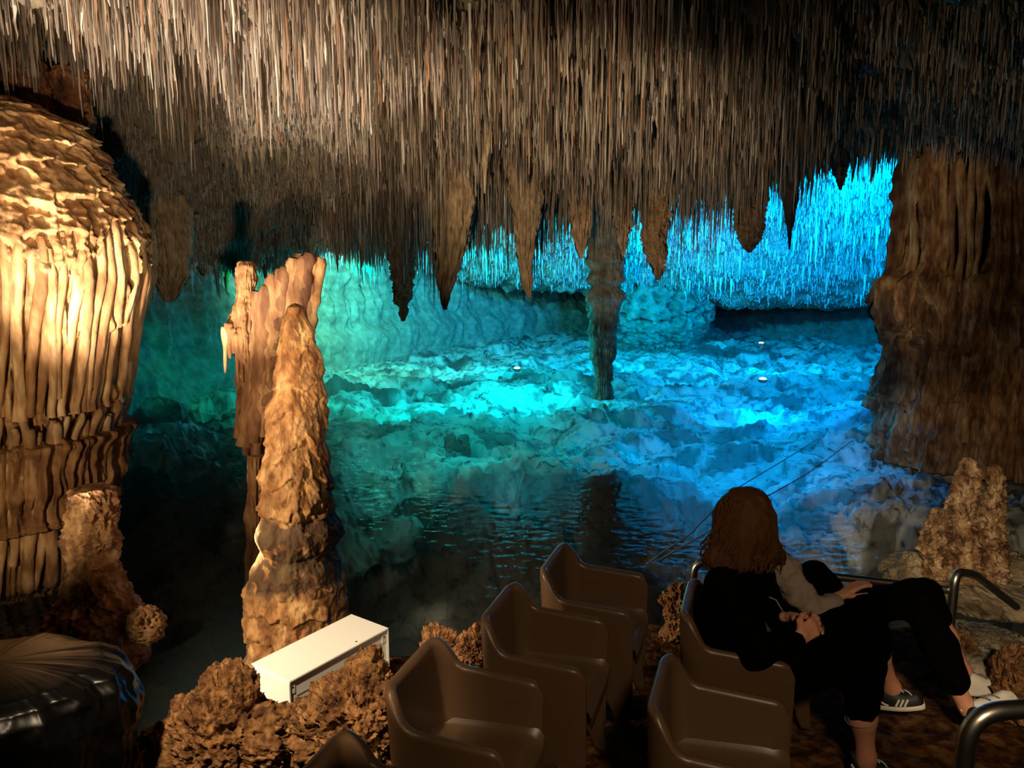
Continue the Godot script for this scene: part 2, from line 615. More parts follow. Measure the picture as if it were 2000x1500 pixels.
func build_wall(called: String, pts: Array, nu: int, nv: int, tint: Color) -> Node:
	var p := PackedVector3Array()
	var col := PackedColorArray()
	var rim := PackedVector3Array()
	var rr := PackedFloat32Array()
	var s0 := 0.0
	for j in nv:
		for i in nu:
			var t := i / (nu - 1.0)
			var q := shore(t, pts)
			var q2 := shore(minf(t + 0.01, 1.0), pts) - shore(maxf(t - 0.01, 0.0), pts)
			var out := Vector2(q2.y, -q2.x).normalized()      # away from the lake
			if out.dot(q - Vector2(2, -16)) < 0.0:
				out = -out
			var top := maxf(vault(q.x + out.x * 0.4, q.y + out.y * 0.4), 0.9) + 0.7
			var h := j / (nv - 1.0)
			var y := lerpf(-1.6, top, h)
			var run := t * pts.size() * 5.0
			var off := 0.35 * nf.get_noise_3d(q.x * 0.5, y * 0.5, q.y * 0.5) + 0.42 * nr.get_noise_3d(run * 1.3, y * 0.22, 4.0) * smoothstep(0.2, 1.6, y) + 0.10 * nf.get_noise_3d(q.x * 2.2, y * 1.6, q.y * 2.2) + 0.12 * maxf(0.0, y - 0.6) - 0.35 * smoothstep(0.4, -0.1, y)
			var w := q + out * off
			p.append(Vector3(w.x, y, w.y))
			var s := 0.75 + 0.25 * nf.get_noise_3d(q.x * 0.8, y * 0.8, q.y * 0.8)
			col.append(tint * s)
			if j == 0:
				var oo := 0.35 * nf.get_noise_3d(q.x * 0.5, 0.0, q.y * 0.5) + 0.10 * nf.get_noise_3d(q.x * 2.2, 0.0, q.y * 2.2) - 0.20
				rim.append(Vector3(q.x + out.x * oo, 0.02, q.y + out.y * oo))
				rr.append(0.035 + 0.015 * sin(i * 0.9))
	var b := MB.new()
	var mid := shore(0.5, pts)
	b.grid(p, nu, nv, false, Vector3(2.0 - mid.x, 0, -16.0 - mid.y), col)
	var o := put(called, b.done(), M.pale, self, "structure")
	var e := MB.new()
	e.tube(rim, rr, 6)
	put("calcite_rim", e.done(), M.white, o)
	return o

# ---------------------------------------------------------------- lake bed and water
func bed(x: float, z: float) -> float:
	var d := -z
	var wx := x + 0.9 * nf.get_noise_3d(x * 0.35, 7.0, z * 0.35)
	var wz := z + 0.9 * nf.get_noise_3d(x * 0.35, 27.0, z * 0.35)
	var y := lerpf(-3.6, -0.95, smoothstep(8.0, 12.5, d + 0.3 * x))
	y = lerpf(y, -1.3, smoothstep(20.0, 30.0, d))
	var q := 5.5 * (nf.get_noise_2d(wx * 0.22, wz * 0.34) + 0.25 * nf.get_noise_2d(wx * 0.9, wz * 1.3))
	var st := floorf(q)
	y += 0.10 * (st + smoothstep(0.0, 0.16, q - st))
	var q2 := 3.0 * nf.get_noise_2d(wx * 0.8 + 70.0, wz * 1.2)
	y += 0.05 * (floorf(q2) + smoothstep(0.0, 0.2, q2 - floorf(q2)))
	y -= 0.7 * smoothstep(0.24, 0.40, nf.get_noise_3d(x * 0.30, 61.0, z * 0.45))
	y += 0.03 * nf.get_noise_3d(x * 2.2, 15.0, z * 2.2)
	return minf(y, -0.18)

func build_bed() -> void:
	var nu := 620
	var nv := 440
	var p := PackedVector3Array()
	var col := PackedColorArray()
	for j in nv:
		var d := 3.2 * pow(50.0 / 3.2, j / (nv - 1.0))
		for i in nu:
			var x := XZ(-500.0 + 3000.0 * i / (nu - 1.0), d)
			p.append(Vector3(x, bed(x, -d), -d))
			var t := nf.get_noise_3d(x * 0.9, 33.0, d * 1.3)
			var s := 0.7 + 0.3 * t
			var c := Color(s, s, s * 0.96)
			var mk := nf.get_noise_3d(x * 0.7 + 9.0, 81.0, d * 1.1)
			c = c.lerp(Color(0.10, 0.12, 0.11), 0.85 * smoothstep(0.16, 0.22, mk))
			col.append(c.lerp(Color(0.06, 0.06, 0.05), 0.95 * smoothstep(0.0, 0.3, nf.get_noise_2d(x * 0.25, d * 0.3) + smoothstep(13.0, 8.5, d + 0.35 * x) - 0.2)))  # near bed darkened in its colour, standing in for missing light
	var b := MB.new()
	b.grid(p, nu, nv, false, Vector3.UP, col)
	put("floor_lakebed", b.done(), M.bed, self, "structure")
	var w := MB.new()
	var q := PackedVector3Array()
	for j in 2:
		for i in 2:
			q.append(Vector3(-32.0 + 64.0 * i, 0, -1.6 - 50.0 * j))
	w.grid(q, 2, 2, false, Vector3.UP)
	put("water", w.done(), M.water, self, "structure")

# ---------------------------------------------------------------- turned stones
func rows_at(rows: Array, d: float) -> Array:     # [v, u left, u right] of an outline at depth d -> [y, centre x, radius], from the top down
	var out := []
	for r in rows:
		var a := P(r[1], r[0], d)
		var b := P(r[2], r[0], d)
		out.append([a.y, (a.x + b.x) / 2.0, maxf((b.x - a.x) / 2.0, 0.01)])
	return out

func along(rows: Array, y: float) -> Vector2:     # centre x and radius at height y
	var n := rows.size()
	if y >= rows[0][0]:
		return Vector2(rows[0][1], rows[0][2])
	for k in n - 1:
		if y >= rows[k + 1][0]:
			var t: float = (rows[k][0] - y) / (rows[k][0] - rows[k + 1][0])
			var a: Array = rows[maxi(k - 1, 0)]
			var d: Array = rows[mini(k + 2, n - 1)]
			var s := t * t * (3.0 - 2.0 * t)
			t = lerpf(t, s, 0.4)
			return Vector2(lerpf(rows[k][1], rows[k + 1][1], t), lerpf(rows[k][2], rows[k + 1][2], t))
	return Vector2(rows[n - 1][1], rows[n - 1][2])

func turned(rows: Array, z: float, nu: int, nv: int, disp: Callable, tint: Callable, deep := 1.0) -> ArrayMesh:
	var p := PackedVector3Array()
	var col := PackedColorArray()
	var y0: float = rows[0][0]
	var y1: float = rows[-1][0]
	for j in nv:
		var t := j / (nv - 1.0)
		var y := lerpf(y0, y1, t)
		var cr := along(rows, y)
		var shut := 0.02 if j == 0 or j == nv - 1 else 1.0
		for i in nu:
			var th := TAU * i / nu
			var dir := Vector3(cos(th), 0, sin(th))
			var e: float = disp.call(th, y, cr.y, Vector3(cr.x, y, z) + dir * cr.y)
			var r := maxf(cr.y + e, 0.004) * shut
			var q := Vector3(cr.x + dir.x * r, y, z + dir.z * r * deep)
			p.append(q)
			col.append(tint.call(th, y, e, q))
	var b := MB.new()
	b.grid(p, nu, nv, true, Vector3.ZERO, col)
	return b.done()

func saw(q: float) -> float:          # a lip that swells slowly downwards and breaks off
	var f := q - floorf(q)
	return f * f * (1.0 - smoothstep(0.86, 1.0, f))

func rockc(q: Vector3, a: Color, b: Color, s: float, bias := 0.0) -> Color:
	return a.lerp(b, clampf(0.5 + bias + 0.9 * nf.get_noise_3d(q.x * s, q.y * s * 0.6, q.z * s), 0.0, 1.0))

func omni(called: String, at: Vector3, c: Color, e: float, size := 0.1) -> OmniLight3D:
	var l := OmniLight3D.new()
	l.name = called
	add_child(l)
	l.position = at
	l.light_color = c
	l.light_energy = e
	l.light_size = size
	l.omni_range = 60.0
	l.omni_attenuation = 2.0
	l.shadow_enabled = true
	return l

func spot(called: String, at: Vector3, to: Vector3, c: Color, e: float, angle: float, blend := 0.6, size := 0.08) -> SpotLight3D:
	var l := SpotLight3D.new()
	l.name = called
	add_child(l)
	l.look_at_from_position(at, to, Vector3.UP if absf((to - at).normalized().y) < 0.99 else Vector3.RIGHT)
	l.light_color = c
	l.light_energy = e
	l.spot_angle = angle
	l.spot_angle_attenuation = blend
	l.light_size = size
	l.spot_range = 60.0
	l.spot_attenuation = 2.0
	l.shadow_enabled = true
	return l

func _ready() -> void:
	# camera, air, light
	var cam := Camera3D.new()
	cam.name = "camera"
	cam.fov = rad_to_deg(2.0 * atan(750.0 / F))
	cam.near = 0.05
	cam.far = 200.0
	add_child(cam)
	cam.position = Vector3(0, EYE, 0)
	cam.rotation.x = -PITCH
	cam.current = true
	var env := Environment.new()
	env.background_mode = Environment.BG_COLOR
	env.background_color = Color.BLACK
	env.tonemap_mode = Environment.TONE_MAPPER_LINEAR
	env.tonemap_exposure = 1.0
	env.sdfgi_enabled = true
	env.ssao_enabled = true
	env.ssil_enabled = true
	var we := WorldEnvironment.new()
	we.name = "air"
	we.environment = env
	add_child(we)
	var warm := Color(1.0, 0.89, 0.73)
	spot("flood_light", Vector3(-3.1, 1.3, -3.0), Vector3(-4.0, 2.4, -6.0), warm, 4.2, 46.0, 0.4, 0.1)
	spot("stalagmite_light", Vector3(-3.0, 1.75, -3.0), Vector3(-1.3, 1.2, -4.5), warm, 10.0, 42.0, 0.5, 0.1)
	spot("dome_fill", Vector3(0.2, 1.6, 0.6), Vector3(-3.9, 4.5, -11.0), warm, 30.0, 17.0, 0.8)  # added unseen spot that brightens the left dome
	spot("vault_light", Vector3(-2.9, 0.5, -3.6), Vector3(-2.6, 5.0, -8.2), Color(1.0, 0.93, 0.84), 66.0, 22.0)
	spot("curtain_light", Vector3(-1.8, 1.4, 0.4), Vector3(-2.2, 5.2, -9.0), warm, 27.0, 29.0, 1.0)
	spot("drapery_fill", Vector3(-1.0, 1.2, 0.5), Vector3(1.2, 4.1, -12.0), warm, 62.0, 14.0, 0.7)  # added unseen spot to lift the dark hanging draperies
	spot("seat_light", Vector3(0.6, 3.5, 0.4), Vector3(0.75, 0.8, -3.1), warm, 4.8, 21.0, 0.7, 0.15)
	spot("rock_light", Vector3(-1.25, 3.7, -1.0), Vector3(-1.05, 0.7, -3.3), warm, 14.0, 17.0, 0.6)
	spot("shore_light", Vector3(0.8, 2.9, -0.6), Vector3(4.0, 0.75, -6.2), warm, 18.0, 11.0)
	spot("right_wall_fill", Vector3(-2.9, 0.5, -4.5), Vector3(8.8, 3.1, -13.2), warm, 36.0, 10.0)  # added unseen spot, placed to rake across the right column
	spot("right_rock_fill", Vector3(1.0, 2.7, -0.4), Vector3(2.6, 0.6, -3.7), warm, 7.0, 11.0)  # added unseen spot to brighten the right rocks and shoe
	# coloured lamps for the far walls, hidden up behind the hanging stones, turned away from the seats
	var blue := Color(0.0, 0.64, 1.0)
	var cyan := Color(0.0, 0.88, 1.0)
	var mint := Color(0.42, 1.0, 0.86)
	spot("blue_light", Vector3(6.0, 4.2, -19.5), Vector3(8.0, 3.6, -30.0), blue, 170.0, 62.0)
	spot("blue_cove_light", Vector3(11.5, 4.2, -19.5), Vector3(13.5, 3.6, -30.0), blue, 130.0, 60.0)
	spot("cyan_light", Vector3(0.0, 4.0, -20.0), Vector3(0.4, 3.0, -33.0), cyan, 170.0, 50.0)
	spot("mint_light", Vector3(-2.6, 3.3, -20.5), Vector3(-6.2, 2.4, -28.5), mint, 60.0, 55.0)
	spot("mint_wall_light", Vector3(-5.0, 3.5, -26.0), Vector3(-7.2, 1.6, -27.6), mint, 16.0, 66.0)
	spot("mint_far_wall_light", Vector3(-2.6, 3.5, -31.0), Vector3(-5.0, 1.6, -32.6), mint, 18.0, 66.0)
	spot("green_light", Vector3(-6.0, 2.7, -18.0), Vector3(-9.0, 2.0, -20.0), Color(0.0, 0.78, 0.42), 9.0, 60.0)
	spot("lake_blue_fill", Vector3(6.2, 2.9, -15.6), Vector3(7.6, 0.0, -20.0), Color(0.0, 0.55, 1.0), 60.0, 60.0, 1.0)  # this and the lake spots below: added, unseen, in open air, brightening the bed
	spot("lake_cyan_fill", Vector3(-0.9, 2.9, -16.6), Vector3(-0.5, 0.0, -19.4), cyan, 40.0, 58.0, 1.0)
	spot("lake_teal_fill", Vector3(-3.2, 2.6, -16.5), Vector3(-3.4, 0.0, -19.5), Color(0.0, 0.95, 0.8), 16.0, 60.0, 1.0)
	spot("lake_near_fill", Vector3(3.6, 3.0, -13.0), Vector3(4.0, 0.0, -13.6), Color(0.0, 0.6, 1.0), 26.0, 52.0, 1.0)
	spot("lake_near_teal_fill", Vector3(-0.6, 3.0, -13.2), Vector3(-0.4, 0.0, -14.2), Color(0.0, 0.88, 0.85), 11.0, 50.0, 1.0)
	# lamps just under the water
	for k in [[1010.0, 716.0, cyan, 5.0], [1487.0, 667.0, blue, 4.0], [1490.0, 737.0, blue, 3.5]]:
		omni("lake_light", PY(k[0], k[1], 0.0) + Vector3(0, -0.28, 0), k[2], k[3], 0.05)
	for k in [[nf, FastNoiseLite.TYPE_SIMPLEX_SMOOTH, FastNoiseLite.FRACTAL_FBM, 4, 7], [nr, FastNoiseLite.TYPE_SIMPLEX_SMOOTH, FastNoiseLite.FRACTAL_RIDGED, 2, 9], [nc, FastNoiseLite.TYPE_CELLULAR, FastNoiseLite.FRACTAL_NONE, 1, 5], [nd, FastNoiseLite.TYPE_CELLULAR, FastNoiseLite.FRACTAL_NONE, 1, 5]]:
		var n: FastNoiseLite = k[0]
		n.noise_type = k[1]
		n.fractal_type = k[2]
		n.fractal_octaves = k[3]
		n.seed = k[4]
		n.frequency = 1.0
	nc.cellular_return_type = FastNoiseLite.RETURN_CELL_VALUE
	nd.cellular_return_type = FastNoiseLite.RETURN_DISTANCE2_SUB
	nr.fractal_octaves = 2
	make_materials()
	# the setting
	solve_vault()
	var ceil_ := build_vault()
	hang_straws(ceil_)
	hang_stalactites(ceil_)
	build_wall("wall_left", [Vector2(-8.6, -13.0), Vector2(-9.1, -17.0), Vector2(-8.3, -22.0), Vector2(-6.8, -26.8), Vector2(-4.7, -32.1), Vector2(-1.3, -37.8), Vector2(4.5, -44.0)], 420, 90, Color(0.85, 0.85, 0.82))
	build_wall("wall_back", [Vector2(4.5, -44.0), Vector2(9.4, -45.0), Vector2(14.6, -40.5), Vector2(20.0, -36.0), Vector2(22.0, -26.0)], 260, 40, Color(0.6, 0.6, 0.58))
	build_bed()
	build_all()

# ---------------------------------------------------------------- standing stones
func pipe(b: MB, at: Callable, th: float, y0: float, y1: float, r0: float, r1: float, tint: Color, seed_: float) -> void:
	var pts := PackedVector3Array()
	var rad := PackedFloat32Array()
	var n := 22
	for k in n:
		var t := k / (n - 1.0)
		var y := lerpf(y0, y1, t)
		pts.append(at.call(th + 0.03 * sin(seed_ + t * 4.0), y))
		var r := lerpf(r0, r1, t) * (1.0 + 0.16 * nf.get_noise_2d(seed_ * 3.0, y * 6.0) + 0.12 * pow(t, 10.0)) * lerpf(0.55, 1.0, smoothstep(0.0, 0.12, t))
		rad.append(r)
	b.tube(pts, rad, 10, tint)

func build_left_column() -> void:
	var d := 6.6
	var rows := rows_at([[185, -10, 20], [200, -60, 60], [225, -120, 110], [250, -170, 155], [300, -200, 188], [340, -215, 208], [400, -235, 238], [470, -252, 258], [540, -250, 266], [640, -235, 250], [730, -225, 240], [783, -215, 230], [793, -222, 236], [830, -205, 222], [900, -195, 212], [928, -200, 216], [945, -190, 206], [960, -180, 198], [1050, -170, 190], [1092, -170, 188], [1108, -165, 182], [1135, -130, 150], [1150, -60, 90], [1152, -40, 60]], d)
	var yy := func(v: float) -> float: return P(0, v, d).y
	var y_dome: float = yy.call(470.0)
	var y_l1: float = yy.call(785.0)
	var y_l2: float = yy.call(935.0)
	var y_l3: float = yy.call(1100.0)
	var o := thing("flowstone_column", "massive warm-lit flowstone column of pipes and ledges under a scaly dome", "column", Vector3(rows[-1][1], rows[-1][0], -d))
	var off := -o.position
	var disp := func(th: float, y: float, r: float, q: Vector3) -> float:
		var base := 0.05 * nf.get_noise_3d(q.x * 2.0, q.y * 2.0, q.z * 2.0)
		var yd := y_dome + 0.35 * nf.get_noise_2d(th * 2.2, 8.0)
		var k2 := smoothstep(yd - 0.12, yd + 0.16, y)
		var ed := 0.0
		var eb := 0.0
		if k2 > 0.0:
			var k := smoothstep(yd, yd + 0.5, y)
			var sc := q.y * 4.6 + 1.5 * nf.get_noise_3d(q.x * 1.1, q.y * 0.6, q.z * 1.1) + 0.5 * th
			ed = lerpf(0.02, 0.07, k) * saw(-sc) - 0.05 + 0.045 * nr.get_noise_3d(q.x * 3.4, q.y * 5.0, q.z * 3.4) + 0.03 * nf.get_noise_3d(q.x * 11.0, q.y * 8.0, q.z * 11.0)
			ed += 0.07 * nr.get_noise_2d(th * 7.0, q.y * 0.5) * smoothstep(yd + 1.0, yd, y) + 0.03 * nr.get_noise_2d(th * 14.0, q.y * 0.9) * (1.0 - k)
		if k2 < 1.0:
			var fl := nr.get_noise_2d(th * 6.0 + 3.0, q.y * 0.35)
			var ledge := exp(-pow((y - y_l1 + 0.04) / 0.05, 2.0)) + exp(-pow((y - y_l2 + 0.03) / 0.05, 2.0)) + 0.6 * exp(-pow((y - y_l3) / 0.06, 2.0))
			eb = 0.055 * fl + 0.035 * nr.get_noise_2d(th * 15.0, q.y * 0.8)
			if y > y_l1:
				eb -= 0.16 * (1.0 - minf(1.0, ledge))
				var sc2 := q.y * 1.3 + 0.9 * nf.get_noise_2d(th * 2.4, 1.0)
				eb += 0.12 * saw(-sc2) * smoothstep(0.1, 0.5, sin(th * 1.0 + 0.55))
			elif y < y_l2 and y > y_l3:
				eb -= 0.12 * (1.0 - minf(1.0, ledge))
			eb += 0.05 * ledge + 0.02 * nf.get_noise_3d(q.x * 12.0, q.y * 6.0, q.z * 12.0)
		var e := base + lerpf(eb, ed, k2)
		return e
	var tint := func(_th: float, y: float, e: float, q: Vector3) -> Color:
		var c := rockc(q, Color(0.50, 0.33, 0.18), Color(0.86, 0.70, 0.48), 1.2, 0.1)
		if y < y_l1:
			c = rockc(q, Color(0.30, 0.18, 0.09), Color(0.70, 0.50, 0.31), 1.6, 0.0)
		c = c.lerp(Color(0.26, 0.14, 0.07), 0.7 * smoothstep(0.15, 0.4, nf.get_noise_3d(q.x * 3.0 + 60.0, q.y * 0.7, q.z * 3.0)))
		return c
	for r in rows:
		r[0] += off.y
		r[1] += off.x
	y_dome += off.y; y_l1 += off.y; y_l2 += off.y; y_l3 += off.y
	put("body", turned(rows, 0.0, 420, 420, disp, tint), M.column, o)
	rng.seed = 5
	var on := func(k: float) -> Callable:
		return func(th: float, y: float) -> Vector3:
			var cr := along(rows, y)
			return Vector3(cr.x + cos(th) * (cr.y + k), y, sin(th) * (cr.y + k))
	for row in [[y_dome + 0.02, y_l1 - 0.02, 46, 0.030, 0.05], [y_l1 - 0.06, y_l2 + 0.10, 44, 0.022, 0.04], [y_l2 - 0.05, y_l3 - 0.02, 36, 0.03, 0.05]]:
		for k in int(row[2]):
			var th: float = lerpf(-0.55, 2.5, (k + rng.randf_range(0.2, 0.8)) / row[2])
			var b := MB.new()
			var r: float = rng.randf_range(row[3], row[4])
			var bright := rng.randf()
			var c := Color(0.62, 0.43, 0.25).lerp(Color(0.98, 0.84, 0.62), bright)
			if row[2] == 44:
				c *= 0.75
			pipe(b, on.call(rng.randf_range(-0.07, -0.015)), th, row[0] + (0.42 * nf.get_noise_2d(th * 2.2, 8.0) + 0.05 if row[2] == 46 else 0.0) + rng.randf_range(-0.10, 0.12), lerpf(row[1], row[0], 0.0 if rng.randf() < 0.75 else rng.randf() * 0.5), r * rng.randf_range(1.0, 1.3), r * rng.randf_range(0.6, 1.0), c, k * 1.7 + row[2])
			put("stone_pipe", b.done(), M.column, o)

func knob(called: String, label: String, category: String, rows: Array, d: float, mat: Material, a: Color, b: Color, amp: float, freq: float, nu := 120, nv := 160, flute := 0.0) -> Node3D:
	# a turned, lumpy stone
	var rr := rows_at(rows, d)
	var o := thing(called, label, category, Vector3(rr[-1][1], rr[-1][0], -d))
	var off := -o.position
	for r in rr:
		r[0] += off.y
		r[1] += off.x
	var w := o.position
	var disp := func(th: float, y: float, r: float, q: Vector3) -> float:
		var s := q + w
		return amp * (nf.get_noise_3d(s.x * freq, s.y * freq, s.z * freq) + 0.5 * nr.get_noise_3d(s.x * freq * 1.9, s.y * freq * 1.5, s.z * freq * 1.9) + 0.22 * nf.get_noise_3d(s.x * freq * 5.0, s.y * freq * 5.0, s.z * freq * 5.0)) + flute * nr.get_noise_2d(th * 5.0, s.y * 0.5)
	var tint := func(_th: float, _y: float, e: float, q: Vector3) -> Color:
		var c := rockc(q + w, a, b, 2.6)
		return c.lerp(a * 0.5, 0.7 * smoothstep(0.1, 0.4, nf.get_noise_3d((q.x + w.x) * 6.0 + 30.0, (q.y + w.y) * 5.0, (q.z + w.z) * 6.0)))
	put("body", turned(rr, 0.0, nu, nv, disp, tint), mat, o)
	return o

func build_stalagmite() -> void:
	var d := 5.25
	var rows := rows_at([[592, 572, 580], [600, 560, 594], [640, 548, 612], [700, 540, 623], [760, 534, 632], [800, 528, 638], [860, 520, 636], [930, 510, 646], [985, 512, 652], [1005, 508, 655], [1035, 504, 664], [1065, 502, 661], [1078, 499, 656], [1105, 494, 663], [1132, 486, 668], [1145, 482, 670], [1200, 484, 676], [1260, 485, 682], [1300, 478, 690], [1350, 460, 710]], d)
	var o := thing("stalagmite", "tall rust-brown pointed stalagmite with two dark smooth bands, behind the white box", "stalagmite", Vector3(rows[-1][1], rows[-1][0], -d))
	var w := o.position
	for r in rows:
		r[0] -= w.y
		r[1] -= w.x
	var yb0: float = P(0, 1000, d).y - w.y
	var yb1: float = P(0, 1128, d).y - w.y
	var ym: float = P(0, 1072, d).y - w.y
	var disp := func(th: float, y: float, r: float, q: Vector3) -> float:
		var s := q + w
		var band := smoothstep(yb1 - 0.03, yb1 + 0.03, y) * smoothstep(yb0 + 0.03, yb0 - 0.03, y)
		var e := 0.04 * nf.get_noise_3d(s.x * 4.0, s.y * 3.0, s.z * 4.0) - 0.015
		var sc := s.y * 4.2 + 0.9 * nf.get_noise_3d(s.x * 3.0, s.y * 1.5, s.z * 3.0)
		e += (0.030 * saw(-sc) + 0.016 * nr.get_noise_3d(s.x * 7.0, s.y * 3.5, s.z * 7.0) + 0.008 * nf.get_noise_3d(s.x * 22.0, s.y * 16.0, s.z * 22.0)) * (1.0 - 0.7 * band)
		e += 0.03 * band * sin(clampf((y - yb1) / (ym - yb1), 0.0, 1.0) * PI) + 0.035 * band * sin(clampf((y - ym) / (yb0 - ym), 0.0, 1.0) * PI) - 0.02 * band
		return e * clampf((r + 0.03) / 0.2, 0.2, 1.0)
	var tint := func(_th: float, y: float, e: float, q: Vector3) -> Color:
		var s := q + w
		var c := rockc(s, Color(0.42, 0.22, 0.10), Color(0.98, 0.74, 0.46), 4.5, 0.05)
		c = c.lerp(Color(0.20, 0.12, 0.07), clampf(0.5 * smoothstep(0.05, 0.4, nf.get_noise_3d(s.x * 5.0 + 30.0, s.y * 3.0, s.z * 5.0)) , 0.0, 0.7))
		var band := smoothstep(yb1 - 0.05, yb1 + 0.02, y + 0.05 * nf.get_noise_3d(s.x * 5.0, 3.0, s.z * 5.0)) * smoothstep(yb0 + 0.02, yb0 - 0.02, y)
		if nf.get_noise_3d(s.x * 7.0 + 4.0, s.y * 9.0, s.z * 7.0) > 0.30:
			band = 0.0
		return c.lerp(Color(0.17, 0.14, 0.11), 0.9 * band)
	put("body", turned(rows, 0.0, 260, 420, disp, tint), M.rust, o)

func build_leaning_stone() -> void:
	# a broken slab of fused pipes, leaning to the right
	var d := 6.5
	var o := thing("broken_column", "broken leaning slab of fused brown stone pipes behind the tall stalagmite", "column", P(500, 905, d))
	var w := o.position
	rng.seed = 21
	# each pipe: foot (u, v), head (u, v), radius in pixels, distance from the front
	var list := []
	for k in 17:
		var t := k / 16.0
		var hu := lerpf(505.0, 628.0, t)
		var hv := lerpf(560.0, 497.0, smoothstep(0.0, 0.7, t)) + rng.randf_range(-8, 10)
		var fu := lerpf(478.0, 585.0, t) + rng.randf_range(-4, 4)
		var fv := lerpf(760.0, 800.0, rng.randf()) + (110.0 if t < 0.6 else 0.0) * rng.randf()
		list.append([fu, fv, hu, hv, rng.randf_range(8.0, 14.0), rng.randf_range(0.0, 0.12)])
	for k in 14:
		var t := k / 13.0
		list.append([lerpf(474.0, 560.0, t), lerpf(830.0, 905.0, rng.randf()), lerpf(486.0, 600.0, t), lerpf(600.0, 560.0, t) + rng.randf_range(-20, 20), rng.randf_range(12.0, 18.0), rng.randf_range(0.10, 0.3)])
	for q in list:
		var b := MB.new()
		var pts := PackedVector3Array()
		var rad := PackedFloat32Array()
		var n := 24
		var sd := rng.randf() * 50.0
		for j in n:
			var t := j / (n - 1.0)
			var a := P(lerpf(q[2], q[0], t) + 3.0 * nf.get_noise_2d(sd, t * 3.0), lerpf(q[3], q[1], t), d + q[5])
			pts.append(a - w)
			rad.append(q[4] * d / F * rng.randf_range(0.85, 1.15) * (1.0 + 0.35 * nf.get_noise_2d(sd + 9.0, t * 5.0)) * (1.0 if t > 0.03 else 0.8))
		var s := rng.randf()
		b.tube(pts, rad, 12, Color(0.24, 0.13, 0.07).lerp(Color(0.72, 0.52, 0.33), s * (0.5 + 0.5 * clampf((q[2] - 520.0) / 90.0, 0.0, 1.0))), true, 1.25)
		put("stone_pipe", b.done(), M.column, o)
	var rr := rows_at([[560, 540, 600], [600, 515, 592], [680, 490, 565], [760, 482, 548], [820, 478, 535], [870, 482, 528], [905, 488, 516], [1000, 486, 520], [1230, 480, 524]], d + 0.2)
	for r in rr:
		r[0] -= w.y
		r[1] -= w.x
	var disp := func(th: float, y: float, r: float, p: Vector3) -> float:
		return 0.03 * nr.get_noise_2d(th * 4.0, y * 0.8) + 0.04 * nf.get_noise_3d(p.x * 4.0, p.y * 3.0, p.z * 4.0)
	var tint := func(_th: float, y: float, _e: float, p: Vector3) -> Color: return rockc(p, Color(0.25, 0.14, 0.07), Color(0.66, 0.46, 0.28), 3.0)
	put("core", turned(rr, -0.2, 90, 160, disp, tint), M.column, o)
	# the stub with hanging spikes on its left
	var s := thing("broken_column", "short knotty brown stone stub with pale hanging spikes, left of the leaning slab", "column", P(478, 690, d))
	var w2 := s.position
	var r2 := rows_at([[508, 472, 488], [520, 466, 497], [545, 463, 497], [570, 467, 495], [600, 458, 500], [640, 448, 502], [690, 462, 500], [760, 478, 494], [800, 482, 490]], d + 0.1)
	for r in r2:
		r[0] -= w2.y
		r[1] -= w2.x
	put("body", turned(r2, -0.1, 80, 140, func(th: float, y: float, r: float, p: Vector3) -> float: return 0.025 * nr.get_noise_2d(th * 4.0, y * 1.5) + 0.03 * nf.get_noise_3d(p.x * 7.0, p.y * 7.0, p.z * 7.0), tint), M.column, s)
	for q in [[440, 638, 440, 728, 8], [447, 630, 449, 700, 9], [462, 650, 464, 735, 8], [470, 640, 474, 748, 7], [455, 640, 456, 690, 8]]:
		var b := MB.new()
		var pts := PackedVector3Array()
		var rad := PackedFloat32Array()
		for j in 14:
			var t := j / 13.0
			pts.append(P(lerpf(q[0], q[2], t), lerpf(q[1], q[3], t), d) - w2)
			rad.append(q[4] * d / F * lerpf(1.0, 0.25, t) * (1.0 + 0.2 * sin(t * 9.0)))
		b.tube(pts, rad, 10, Color(0.95, 0.85, 0.68) if q[0] == 440 else Color(0.5, 0.34, 0.2))
		put("spike", b.done(), M.column, s)

func build_lake_column() -> void:
	var d := 17.8
	var rows := rows_at([[360, 1138, 1225], [420, 1146, 1220], [470, 1152, 1214], [510, 1150, 1212], [530, 1157, 1213], [548, 1152, 1214], [560, 1160, 1204], [575, 1150, 1216], [583, 1152, 1214], [610, 1158, 1203], [635, 1157, 1199], [645, 1154, 1202], [655, 1157, 1196], [672, 1159, 1198], [682, 1156, 1199], [700, 1161, 1194], [722, 1166, 1190], [735, 1168, 1188], [780, 1162, 1192]], d)
	var o := thing("stone_column", "slender ringed stone column rising from the middle of the lake to the ceiling", "column", Vector3(rows[-1][1], rows[-1][0], -d))
	var w := o.position
	for r in rows:
		r[0] -= w.y
		r[1] -= w.x
	put("body", turned(rows, 0.0, 120, 300, func(th: float, y: float, r: float, p: Vector3) -> float: return 0.07 * nr.get_noise_2d(th * 4.0, y * 0.7) + 0.07 * saw(-(y * 2.2 + 0.4 * nf.get_noise_2d(th, y))) + 0.05 * nf.get_noise_3d(p.x * 3.0, p.y * 3.0, p.z * 3.0), func(_t: float, y: float, _e: float, p: Vector3) -> Color: return rockc(p, Color(0.3, 0.27, 0.2), Color(0.8, 0.74, 0.62), 2.0)), M.vault, o)

